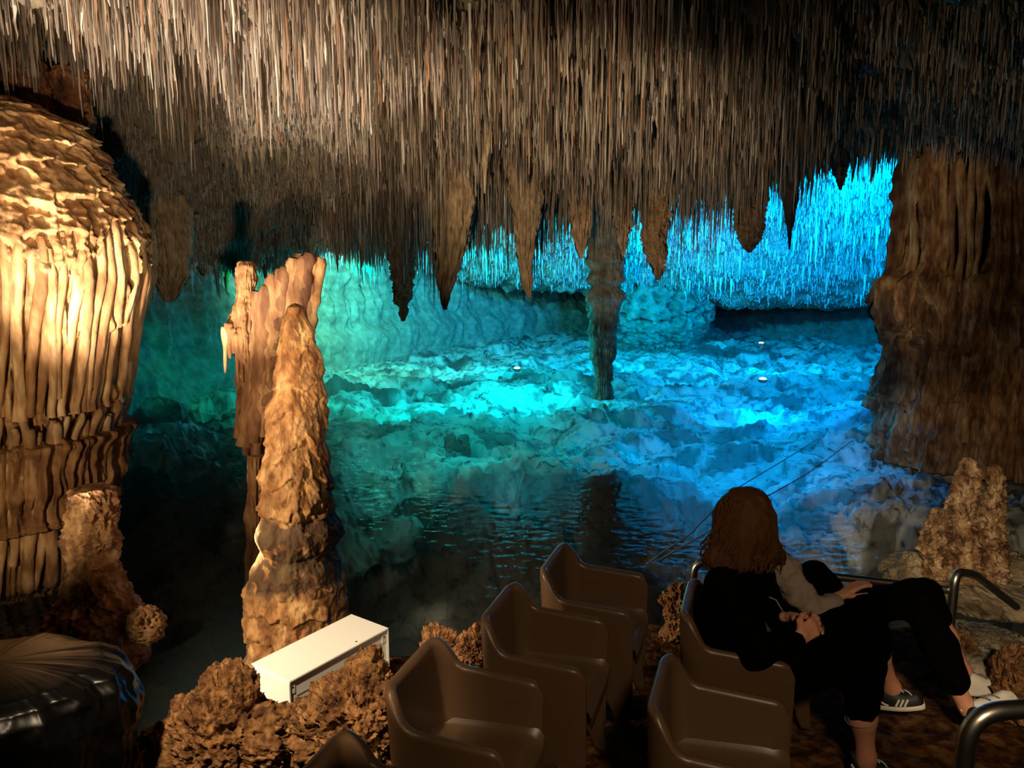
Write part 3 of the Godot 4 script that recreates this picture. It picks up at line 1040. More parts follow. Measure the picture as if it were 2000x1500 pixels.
func build_right_column() -> void:
	var d := 13.6
	var rows := rows_at([[290, 1780, 2330], [350, 1775, 2340], [430, 1772, 2340], [500, 1768, 2345], [545, 1758, 2350], [590, 1752, 2350], [650, 1762, 2350], [700, 1756, 2355], [760, 1747, 2360], [790, 1742, 2365], [840, 1742, 2365], [900, 1742, 2365]], d)
	var o := thing("flowstone_column", "dim broad flowstone column hung with long flutes at the right shore", "column", Vector3(rows[-1][1], rows[-1][0], -d))
	var w := o.position
	for r in rows:
		r[0] -= w.y
		r[1] -= w.x
	var yl: float = P(0, 530, d).y - w.y
	put("body", turned(rows, 0.0, 520, 300, func(th: float, y: float, r: float, p: Vector3) -> float:
		var low := smoothstep(yl + 0.2, yl - 0.2, y)
		return -0.55 * (1.0 - low) * smoothstep(-0.3, 0.5, nf.get_noise_2d(th * 2.5, 3.0)) + 0.20 * nr.get_noise_2d(th * 6.0, y * 0.14) + 0.26 * low * saw(-(y * 0.9 + 1.1 * nf.get_noise_2d(th * 2.6, y * 0.3))) + 0.13 * nr.get_noise_2d(th * 13.0, y * 0.25) + 0.04 * nr.get_noise_2d(th * 30.0, y * 0.5) + 0.10 * nf.get_noise_3d(p.x * 2.0, p.y * 2.0, p.z * 2.0),
		func(_t: float, y: float, e: float, p: Vector3) -> Color: return rockc(p, Color(0.36, 0.22, 0.12), Color(0.95, 0.76, 0.54), 1.0).lerp(Color(0.14, 0.08, 0.045), 0.8 * smoothstep(0.05, 0.35, nf.get_noise_3d(p.x * 2.4 + 30.0, p.y * 0.35, p.z * 2.4))), 0.55), M.column, o)
	rng.seed = 31
	for k in 44:
		var b := MB.new()
		var th := lerpf(PI * 0.98, PI * 0.36, (k + rng.randf()) / 44.0)
		var y0: float = rows[0][0] - 0.2
		var y1 := yl + rng.randf_range(-0.9, 0.9) * (1.0 if rng.randf() < 0.7 else 2.5)
		var at := func(t: float, y: float) -> Vector3:
			var cr := along(rows, y)
			return Vector3(cr.x + cos(t) * (cr.y + 0.02), y, sin(t) * (cr.y + 0.02) * 0.55)
		var r := rng.randf_range(0.04, 0.085)
		pipe(b, at, th, y0, y1, r * 1.2, r * 0.45, Color(0.42, 0.28, 0.17).lerp(Color(0.85, 0.68, 0.48), rng.randf()), k * 2.3)
		put("stone_pipe", b.done(), M.column, o)

func build_stones() -> void:
	build_left_column()
	build_stalagmite()
	build_leaning_stone()
	build_lake_column()
	build_right_column()
	# the two dark knobs on the shoulder of the left column
	knob("stalagmite", "dark red-brown knotty stalagmite at the top of the scaly dome", "stalagmite", [[58, 28, 52], [66, 18, 68], [95, 20, 72], [105, 12, 70], [125, 5, 82], [160, 2, 88], [200, 8, 100], [250, 10, 110]], 7.6, M.rust, Color(0.2, 0.09, 0.04), Color(0.5, 0.28, 0.15), 0.05, 4.0)
	knob("stalagmite", "dark brown blunt stalagmite beside the knotty one on the dome's shoulder", "stalagmite", [[128, 112, 142], [136, 106, 165], [150, 104, 172], [200, 108, 178], [250, 120, 176], [300, 130, 172]], 7.8, M.rust, Color(0.2, 0.09, 0.04), Color(0.5, 0.27, 0.14), 0.045, 4.0)
	# the small column on a flaring foot
	var o := knob("stalagmite", "short thick stalagmite on a wide lumpy foot before the left column", "stalagmite", [[950, 150, 205], [965, 138, 218], [1010, 135, 222], [1050, 136, 226], [1090, 134, 226], [1112, 138, 220], [1130, 133, 232], [1160, 126, 245], [1185, 110, 262], [1205, 98, 268], [1235, 95, 272], [1262, 96, 275], [1300, 90, 280]], 5.15, M.rust, Color(0.34, 0.2, 0.1), Color(0.85, 0.68, 0.46), 0.05, 5.0, 180, 260)
	var b := MB.new()
	lump(b, P(285, 1222, 5.0) - o.position, Vector3(0.13, 0.13, 0.13), 70, 50, 0.03, 8.0, Color(0.5, 0.34, 0.2), Color(0.95, 0.78, 0.56))
	put("foot_lump", b.done(), M.rust, o)
	# the twin-peaked stalagmite by the right shore
	var t := thing("stalagmite", "pale crusted twin-peaked stalagmite on a drowned slab, right of the seats", "stalagmite", PY(1885, 1112, 0.0))
	var dd := -t.position.z
	for q in [["peak", [[893, 1885, 1903], [900, 1878, 1909], [930, 1868, 1914], [960, 1860, 1916], [1000, 1848, 1918], [1040, 1842, 1922], [1075, 1838, 1926], [1105, 1832, 1935], [1125, 1830, 1940]], 0.0], ["peak", [[905, 1938, 1950], [915, 1931, 1958], [950, 1928, 1963], [1000, 1920, 1964], [1050, 1900, 1962], [1090, 1885, 1964], [1108, 1880, 1966], [1125, 1880, 1966]], -0.05], ["knob", [[992, 1820, 1842], [1000, 1817, 1844], [1025, 1812, 1850], [1045, 1800, 1855], [1075, 1796, 1850], [1095, 1808, 1852], [1112, 1806, 1866], [1125, 1806, 1870]], -0.12]]:
		var rr := rows_at(q[1], dd + q[2])
		for r in rr:
			r[0] -= t.position.y
			r[1] -= t.position.x
		var w := t.position
		put(q[0], turned(rr, -q[2], 130, 160, func(th: float, y: float, r: float, p: Vector3) -> float: return (0.035 * nf.get_noise_3d((p.x + w.x) * 6.0, p.y * 6.0, p.z * 6.0) + 0.03 * nr.get_noise_3d((p.x + w.x) * 10.0, p.y * 9.0, p.z * 10.0) + 0.022 * nr.get_noise_3d((p.x + w.x) * 24.0, p.y * 22.0, p.z * 24.0)) * clampf(r / 0.1, 0.3, 1.0) - 0.022, func(_t: float, y: float, e: float, p: Vector3) -> Color: return rockc(p, Color(0.30, 0.18, 0.10), Color(1.0, 0.95, 0.84), 8.0).lerp(Color(0.12, 0.07, 0.04), 0.85 * smoothstep(0.1, 0.35, nf.get_noise_3d(p.x * 12.0 + 30.0, p.y * 10.0, p.z * 12.0)))), M.rust, t)
	# single large hanging stones
	var hang := [
		["stalactite", "white stalactite cone with a thin brown tip high in the left dome", [[85, 685, 748], [110, 694, 742], [150, 700, 734], [185, 706, 726], [212, 710, 719], [220, 709, 716], [260, 711, 715], [302, 712, 714]], 9.2, Color(0.8, 0.7, 0.55), Color(1.0, 0.95, 0.85), 0.012],
		["stalactite", "large fluted tan drapery stalactite with two points, left of the front curtain's middle", [[270, 842, 902], [330, 850, 920], [380, 853, 922], [430, 855, 917], [470, 857, 908], [510, 859, 896], [545, 861, 884], [570, 863, 876], [606, 867, 871]], 12.2, Color(0.40, 0.28, 0.17), Color(0.78, 0.62, 0.44), 0.05],
		["stalactite", "smaller fluted tan stalactite with a dark crown, right of the large drapery", [[370, 1000, 1052], [390, 1002, 1054], [430, 1010, 1050], [470, 1014, 1042], [520, 1018, 1034], [550, 1022, 1036], [582, 1032, 1036]], 12.4, Color(0.34, 0.24, 0.15), Color(0.66, 0.52, 0.38), 0.04],
		["stalactite", "thick rough brown stalactite hanging before the blue cove", [[320, 1440, 1492], [380, 1444, 1488], [430, 1446, 1484], [460, 1450, 1478], [480, 1456, 1470], [494, 1461, 1465]], 13.6, Color(0.28, 0.17, 0.1), Color(0.62, 0.43, 0.28), 0.05],
		["stalactite", "rough brown forked stalactite just right of the slender lake column", [[390, 1262, 1300], [430, 1263, 1298], [480, 1266, 1294], [515, 1276, 1292], [548, 1284, 1288]], 13.8, Color(0.3, 0.18, 0.1), Color(0.66, 0.46, 0.28), 0.05],
		["stalactite", "long rough brown stalactite hanging before the mint-lit wall", [[470, 758, 806], [510, 768, 802], [560, 775, 797], [600, 781, 792], [628, 785, 789]], 16.0, Color(0.34, 0.2, 0.12), Color(0.7, 0.5, 0.34), 0.05],
		["stalactite", "thin pale stalactite high above the gap between the two tan draperies", [[235, 936, 962], [270, 938, 956], [310, 942, 952], [350, 945, 949], [378, 946, 948]], 10.8, Color(0.6, 0.45, 0.3), Color(0.95, 0.82, 0.62), 0.015],
		["stalactite", "pale leaf-shaped drapery stalactite touching the left column's edge", [[475, 268, 300], [500, 266, 306], [540, 266, 300], [580, 268, 290], [610, 270, 282], [634, 274, 278]], 12.8, Color(0.55, 0.4, 0.25), Color(0.95, 0.82, 0.62), 0.03],
		["stalactite", "tan folded drapery stalactite hanging between the left column and the green wall", [[450, 300, 370], [500, 305, 366], [540, 312, 360], [565, 318, 346], [590, 326, 336]], 13.2, Color(0.42, 0.3, 0.18), Color(0.78, 0.62, 0.44), 0.05],
		["stalactite", "brown stalactite with a narrow point, second left of the slender lake column", [[400, 1118, 1150], [440, 1120, 1148], [475, 1126, 1142], [505, 1133, 1137]], 13.2, Color(0.34, 0.22, 0.13), Color(0.72, 0.52, 0.34), 0.04],
		["stalactite", "dark ragged stalactite nearest the right column, alone before the blue cove", [[290, 1628, 1652], [330, 1632, 1650], [350, 1636, 1646], [372, 1640, 1643]], 14.0, Color(0.2, 0.13, 0.08), Color(0.5, 0.36, 0.22), 0.03],
		["stalactite", "dark thin stalactite with a long needle tip, before the blue cove", [[360, 1532, 1556], [400, 1535, 1552], [430, 1537, 1549], [450, 1539, 1545], [488, 1541, 1543]], 14.0, Color(0.18, 0.12, 0.08), Color(0.45, 0.32, 0.2), 0.03],
		["stalactite", "red-brown smooth stalactite alone in the dark right part of the ceiling", [[10, 1458, 1474], [40, 1458, 1470], [70, 1460, 1466], [85, 1462, 1464]], 8.6, Color(0.35, 0.15, 0.07), Color(0.6, 0.3, 0.15), 0.01],
		["stalactite", "pair of narrow brown stalactites fused beside the rough forked one", [[380, 1205, 1228], [430, 1207, 1226], [470, 1212, 1222], [500, 1216, 1219]], 13.6, Color(0.34, 0.22, 0.13), Color(0.76, 0.58, 0.4), 0.04],
	]
	for h in hang:
		var rr := rows_at(h[2], h[3])
		var roof := vault(rr[0][1], -h[3]) + 0.25
		if roof > rr[0][0] + 0.05:
			rr.push_front([roof, rr[0][1], rr[0][2] * 1.25])
		var top := Vector3(rr[0][1], rr[0][0], -h[3])
		var n := thing(h[0], h[1], "stalactite", top)
		for r in rr:
			r[0] -= top.y
			r[1] -= top.x
		var amp: float = h[6]
		var hc: Array = h
		var rough_ := 1.0 if "rough" in str(h[1]) or "ragged" in str(h[1]) else 0.25
		put("body", turned(rr, 0.0, 72, 200, func(th: float, y: float, r: float, p: Vector3) -> float: return (0.07 * rough_ * nr.get_noise_3d(p.x * 7.0 + top.x, p.y * 5.0, p.z * 7.0) + 1.9 * amp * nr.get_noise_2d(th * 3.2 + top.x * 5.0, y * 0.5) + amp * 0.5 * nf.get_noise_3d(p.x * 8.0 + top.x, p.y * 6.0, p.z * 8.0)) * clampf(r / 0.08, 0.15, 1.0), func(_t: float, y: float, e: float, p: Vector3) -> Color: return rockc(p + top, hc[4] * 1.3, hc[5] * 1.25, 5.0), 0.8), M.drape, n)

# ---------------------------------------------------------------- loose rocks
func lump(b: MB, at: Vector3, half: Vector3, nu: int, nv: int, amp: float, freq: float, c0: Color, c1: Color, lobes: Array = []) -> void:
	# a star-shaped rock: the farthest of several lobes in every direction, roughened
	var p := PackedVector3Array()
	var col := PackedColorArray()
	for j in nv:
		var ph := PI * (0.004 + 0.992 * j / (nv - 1.0))
		for i in nu:
			var th := TAU * i / nu
			var dir := Vector3(sin(ph) * cos(th), cos(ph), sin(ph) * sin(th))
			var r := 1.0 / sqrt(pow(dir.x / half.x, 2) + pow(dir.y / half.y, 2) + pow(dir.z / half.z, 2))
			for l in lobes:
				var lc: Vector3 = l[0]
				var bq := dir.dot(lc)
				var disc: float = bq * bq - lc.length_squared() + l[1] * l[1]
				if disc > 0.0 and bq + sqrt(disc) > r:
					r = lerpf(r, bq + sqrt(disc), 1.0)
			var q := at + dir * r
			var e := amp * (0.9 * nf.get_noise_3d(q.x * freq, q.y * freq, q.z * freq) + 0.6 * nf.get_noise_3d(q.x * freq * 2.3, q.y * freq * 2.3, q.z * freq * 2.3) + 0.5 * nf.get_noise_3d(q.x * freq * 5.0, q.y * freq * 5.0, q.z * freq * 5.0))
			e -= amp * 1.3 * smoothstep(0.16, 0.34, nf.get_noise_3d(q.x * freq * 1.9 + 7.0, q.y * freq * 1.9, q.z * freq * 1.9))
			p.append(at + dir * (r + e))
			var c := rockc(q, c0, c1, freq * 0.6)
			col.append(c.lerp(c0 * 0.5, 0.6 * smoothstep(0.15, 0.45, nf.get_noise_3d(q.x * freq * 0.9 + 50.0, q.y * freq * 0.9, q.z * freq * 0.9))))
	b.grid(p, nu, nv, true, Vector3.ZERO, col)

func rock(label: String, c: Vector3, half: Vector3, lobes: Array, amp := 0.05, freq := 9.0, c0 := Color(0.36, 0.24, 0.14), c1 := Color(0.95, 0.78, 0.55), nu := 180, nv := 130, mat: Material = null) -> Node3D:
	var o := thing("rock", label, "rock", Vector3(c.x, c.y - half.y, c.z))
	var b := MB.new()
	lump(b, Vector3(0, half.y, 0), half, nu, nv, amp, freq, c0, c1, lobes)
	put("body", b.done(), mat if mat else M.coral, o)
	return o

func rock_px(label: String, d: float, cu: float, cv: float, hx: float, hy: float, deep: float, lobes: Array, amp := 0.05, freq := 9.0, c0 := Color(0.34, 0.22, 0.12), c1 := Color(0.92, 0.74, 0.50), mat: Material = null, nu := 200, nv := 150) -> Node3D:
	var c := P(cu, cv, d)
	var s := (d * cos(PITCH) + (EYE - c.y) * sin(PITCH)) / F
	var ll := []
	for l in lobes:
		var q := P(l[0], l[1], d - (l[3] if l.size() > 3 else 0.0)) - c
		ll.append([q, l[2] * s])
	return rock(label, c, Vector3(hx * s, hy * s, deep), ll, amp, freq, c0, c1, nu, nv, mat)

func build_rocks() -> void:
	rock_px("porous tan rock heaped left of the white box, at its open end", 3.0, 440, 1450, 105, 105, 0.22, [[445, 1350, 58, 0.0], [385, 1405, 52, 0.04], [335, 1470, 62, 0.06], [520, 1440, 62, 0.06], [556, 1402, 30, 0.0], [420, 1390, 60, 0.05], [360, 1520, 80, 0.05], [500, 1530, 90, 0.05]], 0.034, 9.0)
	rock_px("tall porous brown rock leaning before the white box's front", 2.85, 690, 1400, 96, 88, 0.20, [[722, 1292, 30, -0.05], [714, 1325, 50, -0.03], [640, 1362, 38, 0.03], [616, 1405, 48, 0.05], [745, 1350, 36, 0.0], [620, 1450, 55, 0.05], [700, 1480, 90, 0.0]], 0.034, 9.0)
	rock_px("small pitted rock peeking out just left of the second front seat", 3.75, 856, 1285, 36, 60, 0.12, [[850, 1245, 26], [875, 1250, 18], [850, 1300, 40]], 0.03, 14.0)
	rock_px("knobbly brown rock wedged against the second front seat's back", 3.5, 918, 1275, 30, 38, 0.12, [[935, 1240, 22], [905, 1285, 28], [925, 1310, 36]], 0.03, 14.0, Color(0.25, 0.14, 0.07), Color(0.8, 0.6, 0.38))
	rock_px("pale pitted rock under the corner of the railing behind the seats", 4.35, 1324, 1195, 24, 48, 0.14, [[1326, 1162, 22], [1304, 1172, 16], [1326, 1225, 26], [1308, 1240, 20]], 0.03, 14.0)
	rock_px("small rust-red rock at the bottom edge beside the black plastic sheet", 2.7, 240, 1505, 28, 36, 0.1, [[236, 1492, 26]], 0.02, 14.0, Color(0.4, 0.2, 0.1), Color(0.85, 0.55, 0.32))
	rock_px("flat layered grey slab of rock by the water's edge, behind the pale boulder", 4.3, 1945, 1290, 120, 40, 0.45, [], 0.035, 5.0, Color(0.3, 0.25, 0.17), Color(0.72, 0.64, 0.48), M.vault)
	rock_px("smooth whitish boulder beyond the white sneaker", 3.9, 1925, 1312, 66, 40, 0.2, [[1950, 1325, 36]], 0.012, 3.0, Color(0.62, 0.55, 0.46), Color(0.85, 0.79, 0.68), M.vault)
	rock_px("rough crusted brown rock between the railing post and the pale boulder", 4.0, 1880, 1275, 26, 34, 0.12, [[1890, 1300, 24]], 0.03, 14.0)
	rock_px("tall rugged tan rock at the right edge that the white sneaker rests against", 3.6, 1997, 1400, 52, 110, 0.2, [[2000, 1320, 55], [1965, 1380, 30], [1970, 1470, 42], [2010, 1500, 80], [1960, 1350, 22]], 0.04, 9.0)
	rock_px("rounded pale rock mound on the far shore beside the slender lake column", 36.0, 1268, 600, 118, 92, 3.0, [[1240, 545, 60], [1320, 585, 62]], 0.35, 0.9, Color(0.5, 0.48, 0.44), Color(0.8, 0.76, 0.7), M.pale)
	for k in [[880, "drowned dark stump under the lit water, left one of a close pair"], [906, "drowned dark stump under the lit water, right one of a close pair"]]:
		var u: float = k[0]
		knob("stalagmite", k[1], "stalagmite", [[848, u - 6, u + 6], [856, u - 11, u + 11], [890, u - 13, u + 13], [930, u - 15, u + 15]], 14.3, M.vault, Color(0.1, 0.1, 0.09), Color(0.25, 0.24, 0.2), 0.03, 4.0, 40, 50)
	rock_px("drowned flat slab that carries the twin-peaked stalagmite", 6.6, 1890, 1135, 150, 28, 0.75, [[1800, 1140, 60], [1960, 1130, 60]], 0.06, 4.0, Color(0.28, 0.22, 0.14), Color(0.6, 0.5, 0.36), M.vault)

# ---------------------------------------------------------------- the seating floor, railing, box, sheet
func edge_of_floor(x: float) -> float:
	var k := [[-4.0, -2.75], [-1.8, -2.8], [-1.5, -3.6], [-0.9, -4.2], [-0.45, -4.15], [-0.1, -3.95], [0.9, -4.6], [2.6, -4.5], [3.4, -4.1], [4.4, -3.8]]
	for i in k.size() - 1:
		if x <= k[i + 1][0]:
			return lerpf(k[i][1], k[i + 1][1], clampf((x - k[i][0]) / (k[i + 1][0] - k[i][0]), 0, 1))
	return -3.8

func build_floor() -> void:
	var nu := 230
	var nv := 190
	var p := PackedVector3Array()
	var col := PackedColorArray()
	for j in nv:
		for i in nu:
			var x := lerpf(-4.0, 4.4, i / (nu - 1.0))
			var z := lerpf(0.8, -5.2, j / (nv - 1.0))
			var e := z - edge_of_floor(x) + 0.12 * nf.get_noise_2d(x * 2.0, z * 2.0)
			var y := FLOOR - 0.01 + 0.02 * minf(0.0, nf.get_noise_2d(x * 3.0, z * 3.0)) - 0.02 * maxf(0.0, nr.get_noise_2d(x * 1.3, z * 2.0))
			y = lerpf(-2.6, y, smoothstep(-0.5, 0.0, e))
			p.append(Vector3(x, y, z))
			col.append(rockc(Vector3(x, 0, z), Color(0.10, 0.065, 0.04), Color(0.30, 0.21, 0.13), 2.0).lerp(Color(0.07, 0.06, 0.05), smoothstep(-0.02, -0.2, e)))  # slope below the edge darkened in its colour to stand in for shade
	var b := MB.new()
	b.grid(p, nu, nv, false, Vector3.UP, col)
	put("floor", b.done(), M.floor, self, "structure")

func rounded(pts: Array, r: float, n := 8) -> PackedVector3Array:
	var out := PackedVector3Array([pts[0]])
	for k in range(1, pts.size() - 1):
		var a: Vector3 = pts[k]
		var p0: Vector3 = a + (pts[k - 1] - a).limit_length(r)
		var p1: Vector3 = a + (pts[k + 1] - a).limit_length(r)
		for i in n + 1:
			var t := i / float(n)
			out.append(p0.lerp(a, t).lerp(a.lerp(p1, t), t))
	out.append(pts[-1])
	return out

func steel(o: Node3D, called: String, pts: Array, r: float, bend: float) -> void:
	var q := rounded(pts, bend)
	var rad := PackedFloat32Array()
	for k in q.size():
		q[k] -= o.position
		rad.append(r)
	var b := MB.new()
	b.tube(q, rad, 18)
	put(called, b.done(), M.steel, o)

func build_railings() -> void:
	var a := P(1350, 1180, 4.28)
	var c := P(1857, 1153, 4.08)
	var top := P(1356, 1094, 4.28)
	var o := thing("handrail", "long steel handrail behind the seated people, from a bent post to the right-hand post", "railing", Vector3(top.x, FLOOR, top.z))
	steel(o, "rail", [Vector3(top.x, FLOOR, top.z), top, c], 0.022, 0.09)
	var b := MB.new()
	b.tube(PackedVector3Array([Vector3(0, 0.0, 0), Vector3(0, 0.012, 0)]), PackedFloat32Array([0.05, 0.05]), 20)
	put("foot_plate", b.done(), M.steel, o)
	var t2 := P(1866, 1116, 4.06)
	var o2 := thing("handrail", "dull steel handrail on a post right of the raised knees, bending down to the right", "railing", Vector3(t2.x, FLOOR, t2.z))
	steel(o2, "rail", [Vector3(t2.x, FLOOR, t2.z), t2, P(1905, 1122, 4.2), P(1985, 1185, 4.9)], 0.024, 0.09)
	var b2 := MB.new()
	b2.tube(PackedVector3Array([Vector3(0, 0.0, 0), Vector3(0, 0.012, 0)]), PackedFloat32Array([0.05, 0.05]), 20)
	put("foot_plate", b2.done(), M.steel, o2)
	var t3 := P(1893, 1392, 1.6)
	var o3 := thing("handrail", "shiny bent steel handrail close by in the bottom right corner", "railing", Vector3(t3.x, FLOOR, t3.z))
	steel(o3, "rail", [Vector3(t3.x, FLOOR, t3.z), t3, t3 + Vector3(0.75, 0.02, -0.05), t3 + Vector3(0.8, FLOOR - t3.y, -0.05)], 0.021, 0.085)

func build_box() -> void:
	var o := thing("equipment_box", "white metal equipment box lying among the rocks before the stalagmite", "box", Vector3(-0.972, FLOOR, -3.696), 0.955)
	var L := 0.33
	var S := 0.145
	var H := 0.305
	var b := MB.new()
	b.box(Vector3(0, H / 2.0, -0.006), Vector3(L - 0.006, H / 2.0 - 0.006, S - 0.012), 0.003)
	put("body", b.done(), M.white, o)
	var l := MB.new()
	l.box(Vector3(0, H - 0.005, 0), Vector3(L, 0.005, S), 0.003)
	put("lid", l.done(), M.white, o)
	for s in [-1.0, 1.0]:
		var e := MB.new()
		e.box(Vector3(s * (L - 0.003), H / 2.0 - 0.006, 0.012), Vector3(0.004, H / 2.0 - 0.006, S - 0.014), 0.002)
		var ep := put("end_panel", e.done(), M.white, o)
		var se := MB.new()
		se.box(Vector3(s * (L + 0.001), H / 2.0 - 0.004, -S + 0.016), Vector3(0.004, H / 2.0 - 0.01, 0.012), 0.002)
		put("edge_strip", se.done(), M.grey, ep)
		var k := MB.new()
		k.box(Vector3(s * (L - 0.026), H - 0.048, S - 0.016), Vector3(0.016, 0.032, 0.004), 0.003)
		var br := put("bracket", k.done(), M.white, o)
		var h := MB.new()
		h.tube(PackedVector3Array([Vector3(s * (L - 0.026), H - 0.045, S - 0.014), Vector3(s * (L - 0.026), H - 0.045, S - 0.0105)]), PackedFloat32Array([0.005, 0.005]), 12)
		put("screw", h.done(), M.dark, br)
	var g := MB.new()
	g.box(Vector3(0, H - 0.10, S - 0.017), Vector3(L - 0.05, 0.004, 0.002), 0.001)
	put("groove_strip", g.done(), M.grey, o)
	var q := MB.new()
	q.tube(PackedVector3Array([Vector3(0.12, H + 0.0, S - 0.03), Vector3(0.12, H + 0.003, S - 0.03)]), PackedFloat32Array([0.005, 0.004]), 12)
	put("screw", q.done(), M.dark, o)

func build_sheet() -> void:
	var d := 2.62
	var rows := rows_at([[1292, -60, 30], [1296, -110, 110], [1303, -150, 165], [1318, -160, 200], [1340, -165, 222], [1380, -168, 236], [1430, -160, 236], [1500, -150, 236], [1620, -150, 240]], d)
	var o := thing("plastic_sheet", "crumpled black plastic sheet draped over equipment in the lower left corner", "plastic sheet", Vector3(rows[-1][1], FLOOR, -d))
	var w := o.position
	rows[-1][0] = FLOOR
	for r in rows:
		r[0] -= w.y
		r[1] -= w.x
	put("sheet", turned(rows, 0.0, 260, 200, func(th: float, y: float, r: float, p: Vector3) -> float:
		var q := th * 3.2 + 1.4 * y + 0.8 * nf.get_noise_2d(th * 1.5, y * 2.0)
		return (0.035 * nr.get_noise_2d(q * 0.45, y * 0.7) + 0.03 * nr.get_noise_3d(p.x * 1.8 + y * 2.0, p.y * 1.5, p.z * 1.8)) * clampf(r / 0.2, 0.1, 1.0),
		func(_t: float, _y: float, _e: float, _p: Vector3) -> Color: return Color.WHITE, 0.8), M.bag, o)

# ---------------------------------------------------------------- seats
var chair_parts := []

func chair_meshes() -> void:
	var hw := 0.215
	var path := []            # x, z of the shell's middle line and how far round: 0 arm, 1 back
	var rc := 0.08
	for k in 15:
		path.append([lerpf(0.25, -0.11, k / 14.0), hw, 0.0, Vector2(0, 1)])
	for k in range(1, 13):
		var a := PI / 2.0 * k / 12.0
		path.append([-0.11 - rc * sin(a), hw - rc + rc * cos(a), k / 12.0, Vector2(-sin(a), cos(a))])
	for k in range(1, 8):
		path.append([-0.19, lerpf(hw - rc, -(hw - rc), k / 8.0), 1.0, Vector2(-1, 0)])
	for k in range(12, 0, -1):
		var a := PI / 2.0 * k / 12.0
		path.append([-0.11 - rc * sin(a), -(hw - rc + rc * cos(a)), k / 12.0, Vector2(-sin(a), -cos(a))])
	for k in 15:
		path.append([lerpf(-0.11, 0.25, k / 14.0), -hw, 0.0, Vector2(0, -1)])
	var p := PackedVector3Array()
	var n := path.size()
	var m := 0
	for j in n:
		var q: Array = path[j]
		var run := minf(j, n - 1 - j)
		var x: float = q[0]
		var topy := lerpf(0.655, 0.638, clampf((x + 0.13) / 0.38, 0.0, 1.0))
		var rise := smoothstep(0.0, 1.0, clampf((-0.10 - x) / 0.07, 0.0, 1.0))
		topy += 0.118 * lerpf(rise, clampf((-0.10 - x) / 0.07, 0.0, 1.0), 0.6)
		var r := 0.055
		if x > 0.25 - r:
			var g := (x - (0.25 - r)) / r
			topy -= r * (1.0 - sqrt(maxf(0.0, 1.0 - g * g)))
		if run == 0:
			topy -= 0.004
		var th := 0.021
		if run == 0:
			th = 0.007
		elif run == 1:
			th = 0.015
		var bot := 0.15
		var dir: Vector2 = q[3]
		var lean := func(y: float) -> float: return (y - 0.42) * lerpf(0.07, 0.05, q[2])
		var ring := []
		for k in 9:
			var y := lerpf(bot, topy - th, k / 8.0)
			ring.append([y, th])
		for k in range(1, 8):
			var a := PI * k / 8.0
			ring.append([topy - th + th * sin(a), th * cos(a)])
		for k in 9:
			ring.append([lerpf(topy - th, 0.30, k / 8.0), -th])
		ring.append([0.22, -th * 0.6])
		ring.append([bot, 0.0])
		m = ring.size()
		for e in ring:
			var off: float = e[1] + lean.call(e[0])
			p.append(Vector3(x + dir.x * off, e[0], q[1] + dir.y * off))
	var b := MB.new()
	b.grid(p, m, n, true)
	# close the two arm fronts
	for j in [0, n - 1]:
		var base := b.v.size()
		var t := PackedInt32Array()
		var mid := Vector3.ZERO
		for k in m:
			b.v.append(p[j * m + k])
			b.c.append(Color.WHITE)
			mid += p[j * m + k]
		b.v.append(mid / m)
		b.c.append(Color.WHITE)
		for k in m:
			t.append_array([base + k, base + (k + 1) % m, base + m])
		b.tris(t, base, Vector3.RIGHT)
	chair_parts.append(["tub_shell", b.done(), M.chair])
	var sp := PackedVector3Array()
	var nx := 26
	var nz := 22
	for j in nz:
		var z := lerpf(-0.206, 0.206, j / (nz - 1.0))
		for i in nx:
			var u := i / (nx - 1.0)
			var x := lerpf(-0.18, 0.26, u)
			var e := maxf(pow(absf(z) / 0.206, 10.0), pow(maxf(0.0, -x) / 0.18, 10.0))
			var y := 0.405 + 0.045 * e + 0.03 * u - 0.05 * pow(u, 14.0)
			sp.append(Vector3(x, y, z))
	var s := MB.new()
	s.grid(sp, nx, nz, false, Vector3.UP)
	var sq := PackedVector3Array()
	for q in sp:
		sq.append(Vector3(q.x, minf(q.y, 0.44) - 0.035, q.z))
	s.grid(sq, nx, nz, false, Vector3.DOWN)
	var lip := PackedVector3Array()
	for j in nz:
		var a := sp[j * nx + nx - 1]
		for k in 4:
			lip.append(Vector3(0.26 + 0.004 * sin(k * 1.0), lerpf(a.y, a.y - 0.05, k / 3.0), a.z))
	s.grid(lip, 4, nz, false, Vector3.RIGHT)
	chair_parts.append(["seat", s.done(), M.chair])
	for sx in [-1.0, 1.0]:
		for sz in [-1.0, 1.0]:
			var g := MB.new()
			var ring := PackedVector3Array()
			for k in 10:
				var t := k / 9.0
				var y := lerpf(0.20, 0.0, t)
				var w := lerpf(0.075, 0.026, pow(t, 0.6))
				var cx: float = (0.155 if sx > 0 else -0.10) + sx * lerpf(0.02, 0.075, t)
				var cz: float = sz * (0.206 + 0.01 * t)
				for i in 16:
					var a := TAU * i / 16.0
					var ca := signf(cos(a)) * pow(absf(cos(a)), 0.5)
					var sa := signf(sin(a)) * pow(absf(sin(a)), 0.5)
					ring.append(Vector3(cx + ca * w, y, cz + sa * 0.02))
			for i in 16:
				ring.append(Vector3(0.23 * sx, 0.0, sz * 0.216))
			g.grid(ring, 16, 11, true)
			chair_parts.append(["leg", g.done(), M.chair])

func chair(label: String, u: float, v: float) -> Node3D:
	# (u, v): where the photo shows the near arm's bend
	var a := -0.32
	var bend := PY(u, v, FLOOR + 0.65)
	var b := Basis(Vector3.UP, a)
	var at := bend - b * Vector3(-0.12, 0.0, 0.235)
	var o := thing("tub_chair", label, "chair", Vector3(at.x, FLOOR, at.z), a, "brown tub chairs beside the lake")
	for q in chair_parts:
		put(q[0], q[1], q[2], o)
	return o

